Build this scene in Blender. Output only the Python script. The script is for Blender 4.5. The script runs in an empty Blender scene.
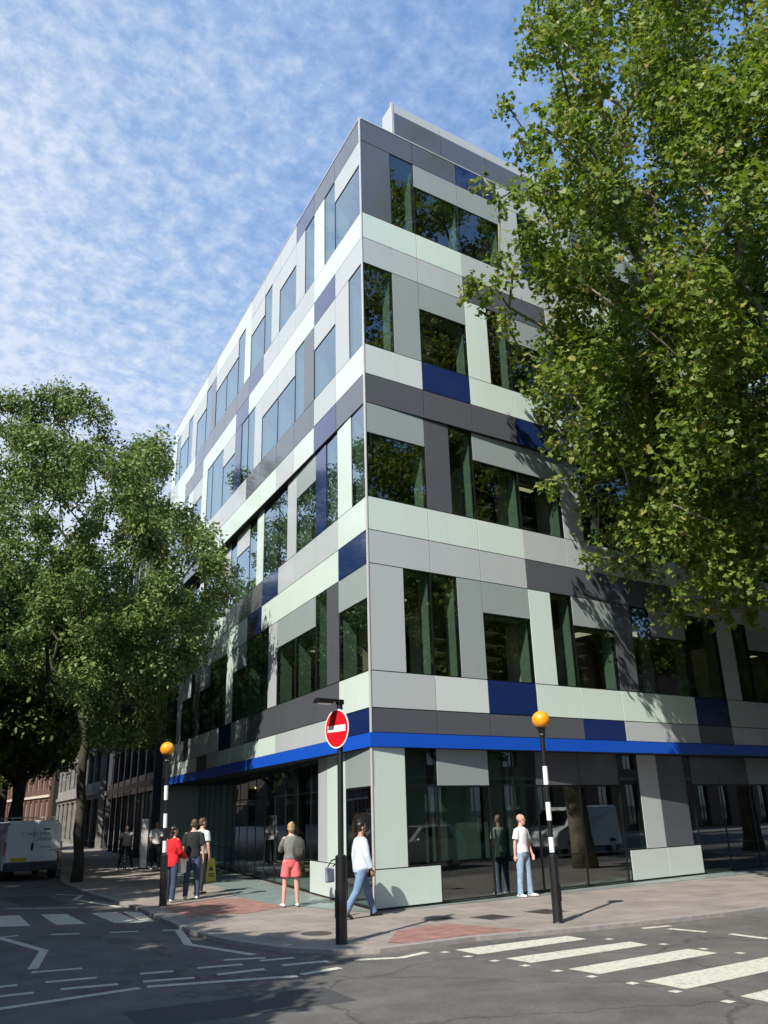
import bpy, bmesh, math, random
import numpy as np
from mathutils import Vector, Matrix
random.seed(7); rng = np.random.default_rng(11)
scene = bpy.context.scene
col = scene.collection
R = math.radians

# ---------------------------------------------------------------- materials
MATS = {}
def nt(name):
    m = bpy.data.materials.new(name); m.use_nodes = True
    t = m.node_tree
    for n in list(t.nodes): t.nodes.remove(n)
    out = t.nodes.new('ShaderNodeOutputMaterial')
    return m, t, out
def N(t, kind, **kw):
    n = t.nodes.new(kind)
    for k, v in kw.items():
        if k in n.inputs: n.inputs[k].default_value = v
        else: setattr(n, k, v)
    return n
def ramp(t, fac, stops):
    r = t.nodes.new('ShaderNodeValToRGB'); e = r.color_ramp.elements
    while len(e) < len(stops): e.new(.5)
    for i, (p, c) in enumerate(stops):
        e[i].position = p; e[i].color = (*c, 1)
    t.links.new(fac, r.inputs[0]); return r
def mat(name, base, rough=.6, metal=0., var=.12, scale=3., bump=0., bscale=60., coat=0., spec=.5, detail=5., emis=None):
    """Principled surface with a noise-driven variation of colour, gloss and relief."""
    if name in MATS: return MATS[name]
    m, t, out = nt(name)
    p = t.nodes.new('ShaderNodeBsdfPrincipled')
    tc = t.nodes.new('ShaderNodeTexCoord')
    n1 = N(t, 'ShaderNodeTexNoise', Scale=scale, Detail=detail, Roughness=.6)
    t.links.new(tc.outputs['Object'], n1.inputs['Vector'])
    lo = tuple(max(0, c*(1-var)) for c in base); hi = tuple(min(1, c*(1+var)) for c in base)
    r = ramp(t, n1.outputs[0], [(.3, lo), (.7, hi)])
    t.links.new(r.outputs[0], p.inputs['Base Color'])
    p.inputs['Roughness'].default_value = rough; p.inputs['Metallic'].default_value = metal
    p.inputs['Specular IOR Level'].default_value = spec
    p.inputs['Coat Weight'].default_value = coat; p.inputs['Coat Roughness'].default_value = .08
    if bump:
        n2 = N(t, 'ShaderNodeTexNoise', Scale=bscale, Detail=4.)
        t.links.new(tc.outputs['Object'], n2.inputs['Vector'])
        b = N(t, 'ShaderNodeBump', Strength=bump, Distance=.01)
        t.links.new(n2.outputs[0], b.inputs['Height']); t.links.new(b.outputs[0], p.inputs['Normal'])
    if emis:
        p.inputs['Emission Color'].default_value = (*emis[0], 1); p.inputs['Emission Strength'].default_value = emis[1]
    t.links.new(p.outputs[0], out.inputs[0]); MATS[name] = m
    return m
def panel_mat(name, base, rough, spec=.5, coat=.0, metal=0.):
    """Facade panel: faint rain streaks, small tonal drift, slight waviness in the reflection."""
    m, t, out = nt(name)
    p = t.nodes.new('ShaderNodeBsdfPrincipled'); tc = t.nodes.new('ShaderNodeTexCoord')
    mp = t.nodes.new('ShaderNodeMapping'); mp.inputs['Scale'].default_value = (5, 5, .35)
    t.links.new(tc.outputs['Object'], mp.inputs[0])
    n1 = N(t, 'ShaderNodeTexNoise', Scale=1.3, Detail=6., Roughness=.65); t.links.new(mp.outputs[0], n1.inputs['Vector'])
    n0 = N(t, 'ShaderNodeTexNoise', Scale=.45, Detail=2.); t.links.new(tc.outputs['Object'], n0.inputs['Vector'])
    mx = N(t, 'ShaderNodeMix', data_type='FLOAT'); mx.inputs[0].default_value = .5
    t.links.new(n1.outputs[0], mx.inputs[2]); t.links.new(n0.outputs[0], mx.inputs[3])
    isl = t.nodes.new('ShaderNodeNewGeometry')
    ad = N(t, 'ShaderNodeMath', operation='MULTIPLY_ADD'); ad.inputs[1].default_value = .16; 
    t.links.new(isl.outputs['Random Per Island'], ad.inputs[0]); t.links.new(mx.outputs[0], ad.inputs[2])
    r = ramp(t, ad.outputs[0], [(.28, tuple(c*.86 for c in base)), (.42, tuple(c*.96 for c in base)), (.80, tuple(min(1, c*1.04) for c in base))])
    t.links.new(r.outputs[0], p.inputs['Base Color'])
    p.inputs['Roughness'].default_value = rough; p.inputs['Specular IOR Level'].default_value = spec
    p.inputs['Coat Weight'].default_value = coat; p.inputs['Coat Roughness'].default_value = .06; p.inputs['Metallic'].default_value = metal
    b = N(t, 'ShaderNodeBump', Strength=.08, Distance=.02)
    n3 = N(t, 'ShaderNodeTexNoise', Scale=1.1, Detail=1.); t.links.new(tc.outputs['Object'], n3.inputs['Vector'])
    t.links.new(n3.outputs[0], b.inputs['Height']); t.links.new(b.outputs[0], p.inputs['Normal'])
    t.links.new(p.outputs[0], out.inputs[0]); MATS[name] = m; return m
def glass_mat(name, tint, refl=.25, refl_col=(.92, .97, 1), k=.9):
    m, t, out = nt(name)
    g = N(t, 'ShaderNodeBsdfGlossy', Color=(*refl_col, 1), Roughness=.0)
    tr = N(t, 'ShaderNodeBsdfTransparent', Color=(*tint, 1))
    tc = t.nodes.new('ShaderNodeTexCoord')
    n3 = N(t, 'ShaderNodeTexNoise', Scale=.7, Detail=1.); t.links.new(tc.outputs['Object'], n3.inputs['Vector'])
    b = N(t, 'ShaderNodeBump', Strength=.035, Distance=.03); t.links.new(n3.outputs[0], b.inputs['Height'])
    t.links.new(b.outputs[0], g.inputs['Normal'])
    f = N(t, 'ShaderNodeFresnel', IOR=1.5)
    ma = N(t, 'ShaderNodeMath', operation='MULTIPLY_ADD', use_clamp=True); ma.inputs[1].default_value = k; ma.inputs[2].default_value = refl
    t.links.new(f.outputs[0], ma.inputs[0])
    mx = t.nodes.new('ShaderNodeMixShader'); t.links.new(ma.outputs[0], mx.inputs[0])
    t.links.new(tr.outputs[0], mx.inputs[1]); t.links.new(g.outputs[0], mx.inputs[2])
    # a pane has two faces: only the one first met tints and mirrors, so the sheet counts once
    cl_ = N(t, 'ShaderNodeBsdfTransparent', Color=(1, 1, 1, 1)); geo = t.nodes.new('ShaderNodeNewGeometry'); m2 = t.nodes.new('ShaderNodeMixShader')
    t.links.new(geo.outputs['Backfacing'], m2.inputs[0]); t.links.new(mx.outputs[0], m2.inputs[1]); t.links.new(cl_.outputs[0], m2.inputs[2])
    t.links.new(m2.outputs[0], out.inputs[0]); MATS[name] = m; return m
def leaf_mat(name, stops, trans=.35, rough=.45):
    m, t, out = nt(name)
    geo = t.nodes.new('ShaderNodeNewGeometry'); tc = t.nodes.new('ShaderNodeTexCoord')
    nz = N(t, 'ShaderNodeTexNoise', Scale=.55, Detail=2.); t.links.new(tc.outputs['Object'], nz.inputs['Vector'])
    ma = N(t, 'ShaderNodeMath', operation='MULTIPLY_ADD'); ma.inputs[1].default_value = .72
    sc_ = N(t, 'ShaderNodeMath', operation='MULTIPLY'); sc_.inputs[1].default_value = .28
    t.links.new(nz.outputs[0], sc_.inputs[0]); t.links.new(geo.outputs['Random Per Island'], ma.inputs[0]); t.links.new(sc_.outputs[0], ma.inputs[2])
    r = ramp(t, ma.outputs[0], stops)
    p = N(t, 'ShaderNodeBsdfPrincipled', Roughness=rough); p.inputs['Specular IOR Level'].default_value = .22
    t.links.new(r.outputs[0], p.inputs['Base Color'])
    tl = t.nodes.new('ShaderNodeBsdfTranslucent')
    hs = N(t, 'ShaderNodeHueSaturation', Saturation=1.15, Value=1.5); t.links.new(r.outputs[0], hs.inputs['Color'])
    t.links.new(hs.outputs[0], tl.inputs[0])
    mx = t.nodes.new('ShaderNodeMixShader'); mx.inputs[0].default_value = trans
    t.links.new(p.outputs[0], mx.inputs[1]); t.links.new(tl.outputs[0], mx.inputs[2])
    t.links.new(mx.outputs[0], out.inputs[0]); MATS[name] = m; return m

PM = {
 'M': panel_mat('panel_mint', (.62, .735, .67), .33, coat=.45),
 'W': panel_mat('panel_pale', (.60, .65, .63), .35, coat=.25),
 'L': panel_mat('panel_light_grey', (.47, .505, .51), .33, coat=.45),
 'G': panel_mat('panel_mid_grey', (.30, .345, .34), .33, coat=.25),
 'D': panel_mat('panel_dark_grey', (.098, .104, .118), .26, coat=.8),
 'B': panel_mat('panel_navy_glass', (.012, .028, .12), .12, coat=1.),
}
M_fascia = mat('blue_fascia_paint', (.008, .085, .52), .4, var=.05, coat=.2)
M_black = mat('black_frame', (.008, .009, .010), .4, var=.1)
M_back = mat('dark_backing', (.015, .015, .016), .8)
M_alu = mat('aluminium_trim', (.62, .60, .58), .35, metal=.3, var=.06)
M_reveal = mat('green_window_lining', (.24, .31, .25), .5, var=.12, emis=None)
M_glass = glass_mat('window_glass', (.60, .72, .65), .36, (.74, .89, 1), 1.1)  # mirroring raised and tinted blue to brighten the sky reflections
M_glass_r = glass_mat('window_glass_dim_mirror', (.50, .60, .54), .15)  # same glass as the left face, mirroring cut to keep its reflections dark
M_glass_g = glass_mat('shopfront_glass', (.50, .64, .56), .15)
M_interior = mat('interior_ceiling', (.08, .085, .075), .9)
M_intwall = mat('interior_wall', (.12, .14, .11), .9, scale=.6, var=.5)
M_concrete = mat('roof_membrane', (.5, .5, .5), .8)
M_tube = mat('office_light_tube', (.9, .8, .6), .5, emis=((1., .85, .55), .5))
M_spot = mat('warm_lobby_lamp', (.9, .7, .4), .5, emis=((1., .7, .3), 2.))

# ---------------------------------------------------------------- mesh helpers
class MB:
    def __init__(s): s.v = []; s.f = []; s.m = []
    def quad(s, a, b, c, d, mi=0):
        i = len(s.v); s.v += [tuple(a), tuple(b), tuple(c), tuple(d)]; s.f.append((i, i+1, i+2, i+3)); s.m.append(mi)
    def poly(s, pts, mi=0):
        i = len(s.v); s.v += [tuple(p) for p in pts]; s.f.append(tuple(range(i, i+len(pts)))); s.m.append(mi)
    def hexa(s, p, mi=0):   # p: 8 points, bottom ring then top ring
        i = len(s.v); s.v += [tuple(q) for q in p]
        for f in ((3, 2, 1, 0), (4, 5, 6, 7), (0, 1, 5, 4), (1, 2, 6, 5), (2, 3, 7, 6), (3, 0, 4, 7)):
            s.f.append(tuple(i+k for k in f)); s.m.append(mi)
    def box(s, x0, x1, y0, y1, z0, z1, mi=0):
        s.hexa([(x0, y0, z0), (x1, y0, z0), (x1, y1, z0), (x0, y1, z0), (x0, y0, z1), (x1, y0, z1), (x1, y1, z1), (x0, y1, z1)], mi)
    def prism(s, pts, z0, z1, mi=0):
        n = len(pts); i = len(s.v)
        s.v += [(p[0], p[1], z0) for p in pts] + [(p[0], p[1], z1) for p in pts]
        s.f.append(tuple(i+k for k in reversed(range(n)))); s.m.append(mi)
        s.f.append(tuple(i+n+k for k in range(n))); s.m.append(mi)
        for k in range(n):
            l = (k+1) % n; s.f.append((i+k, i+l, i+n+l, i+n+k)); s.m.append(mi)
    def tube(s, pts, rad, seg=12, mi=0, ref=(1, 0, 0), cap=True):
        """Tube through pts; rad = number or (a, b) per point, a along ref."""
        pts = [Vector(p) for p in pts]; n = len(pts); rings = []
        rr = [(r, r) if not isinstance(r, tuple) else r for r in (rad if isinstance(rad, (list,)) else [rad]*n)]
        ref = Vector(ref)
        if cap == 'round':
            d0 = (pts[0]-pts[1]).normalized(); d1 = (pts[-1]-pts[-2]).normalized()
            a0 = min(rr[0]); a1 = min(rr[-1])
            sc = [(.98, .0), (.85, .45), (.5, .85), (.15, .98)]
            pre = [(pts[0]+d0*a0*k[1], (rr[0][0]*k[0], rr[0][1]*k[0])) for k in reversed(sc)]
            post = [(pts[-1]+d1*a1*k[1], (rr[-1][0]*k[0], rr[-1][1]*k[0])) for k in sc]
            pts2 = [p for p, _ in pre[:-1]]+pts+[p for p, _ in post[1:]]
            rr = [r for _, r in pre[:-1]]+rr+[r for _, r in post[1:]]; pts = pts2; n = len(pts)
        for k, p in enumerate(pts):
            d = (pts[min(k+1, n-1)]-pts[max(k-1, 0)])
            if d.length < 1e-9: d = Vector((0, 0, 1))
            d.normalize()
            u = ref - d*ref.dot(d)
            if u.length < .15: u = Vector((0, 1, 0)) - d*d.y
            if u.length < .15: u = Vector((0, 0, 1)) - d*d.z
            u.normalize(); w = d.cross(u)
            i = len(s.v); a, b = rr[k]
            for j in range(seg):
                th = 2*math.pi*j/seg; s.v.append(tuple(p+u*a*math.cos(th)+w*b*math.sin(th)))
            rings.append(i)
        for k in range(n-1):
            for j in range(seg):
                l = (j+1) % seg; s.f.append((rings[k]+j, rings[k]+l, rings[k+1]+l, rings[k+1]+j)); s.m.append(mi)
        if cap:
            s.f.append(tuple(rings[0]+j for j in reversed(range(seg)))); s.m.append(mi)
            s.f.append(tuple(rings[-1]+j for j in range(seg))); s.m.append(mi)
    def ball(s, c, r, seg=16, mi=0):
        r = r if isinstance(r, tuple) else (r, r, r); i0 = len(s.v); nr = seg//2
        s.v.append((c[0], c[1], c[2]-r[2]))
        for a in range(1, nr):
            ph = math.pi*a/nr
            for j in range(seg):
                th = 2*math.pi*j/seg
                s.v.append((c[0]+r[0]*math.sin(ph)*math.cos(th), c[1]+r[1]*math.sin(ph)*math.sin(th), c[2]-r[2]*math.cos(ph)))
        s.v.append((c[0], c[1], c[2]+r[2])); top = len(s.v)-1
        for j in range(seg):
            l = (j+1) % seg
            s.f.append((i0, i0+1+l, i0+1+j)); s.m.append(mi)
            s.f.append((top, i0+1+(nr-2)*seg+j, i0+1+(nr-2)*seg+l)); s.m.append(mi)
            for a in range(nr-2):
                b = i0+1+a*seg; s.f.append((b+j, b+l, b+seg+l, b+seg+j)); s.m.append(mi)
    def build(s, name, mats, parent=None, smooth=False, bevel=0., loc=None):
        me = bpy.data.meshes.new(name); me.from_pydata(s.v, [], s.f)
        mats = mats if isinstance(mats, (list, tuple)) else [mats]
        for m in mats: me.materials.append(m)
        if len(mats) > 1: me.polygons.foreach_set('material_index', s.m)
        if smooth: me.polygons.foreach_set('use_smooth', [True]*len(s.f))
        me.update()
        o = bpy.data.objects.new(name, me); col.objects.link(o)
        if parent is not None: o.parent = parent
        if loc is not None: o.location = loc
        if bevel:
            b = o.modifiers.new('edge', 'BEVEL'); b.width = bevel; b.segments = 2; b.limit_method = 'ANGLE'; b.angle_limit = R(40)
        return o
def tag(o, label=None, cat=None, group=None, kind=None):
    if label: o['label'] = label
    if cat: o['category'] = cat
    if group: o['group'] = group
    if kind: o['kind'] = kind
    return o
def empty(name, loc=(0, 0, 0), rz=0, **kw):
    o = bpy.data.objects.new(name, None); col.objects.link(o); o.location = loc; o.rotation_euler = (0, 0, rz)
    o.empty_display_size = .3
    return tag(o, **kw)
def copy_tree(o, parent=None):
    c = o.copy(); col.objects.link(c); c.parent = parent
    for ch in list(o.children): copy_tree(ch, c)
    return c
def baked(o, voxel=.008, smooth=4):
    """Fuse the overlapping tubes of a mesh object into one continuous skin."""
    m = o.modifiers.new('fuse', 'REMESH'); m.mode = 'VOXEL'; m.voxel_size = voxel; m.use_smooth_shade = True
    s = o.modifiers.new('soft', 'SMOOTH'); s.factor = .5; s.iterations = smooth
    dg = bpy.context.evaluated_depsgraph_get(); dg.update()
    me = bpy.data.meshes.new_from_object(o.evaluated_get(dg)); mats = list(o.data.materials)
    o.modifiers.clear(); old = o.data; o.data = me; me.name = o.name
    if len(me.materials) == 0:
        for k in mats: me.materials.append(k)
    bpy.data.meshes.remove(old)
    me.polygons.foreach_set('use_smooth', [True]*len(me.polygons))
    return o
def text_mesh(txt, size, name, m, parent, loc, rot, ext=.002, align='CENTER'):
    cu = bpy.data.curves.new(name, 'FONT'); cu.body = txt; cu.size = size; cu.extrude = ext; cu.align_x = align
    t = bpy.data.objects.new(name, cu); col.objects.link(t)
    dg = bpy.context.evaluated_depsgraph_get(); dg.update()
    me = bpy.data.meshes.new_from_object(t.evaluated_get(dg)); bpy.data.objects.remove(t)
    me.materials.clear(); me.materials.append(m)
    o = bpy.data.objects.new(name, me); col.objects.link(o); o.parent = parent; o.location = loc; o.rotation_euler = rot
    return o
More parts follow.
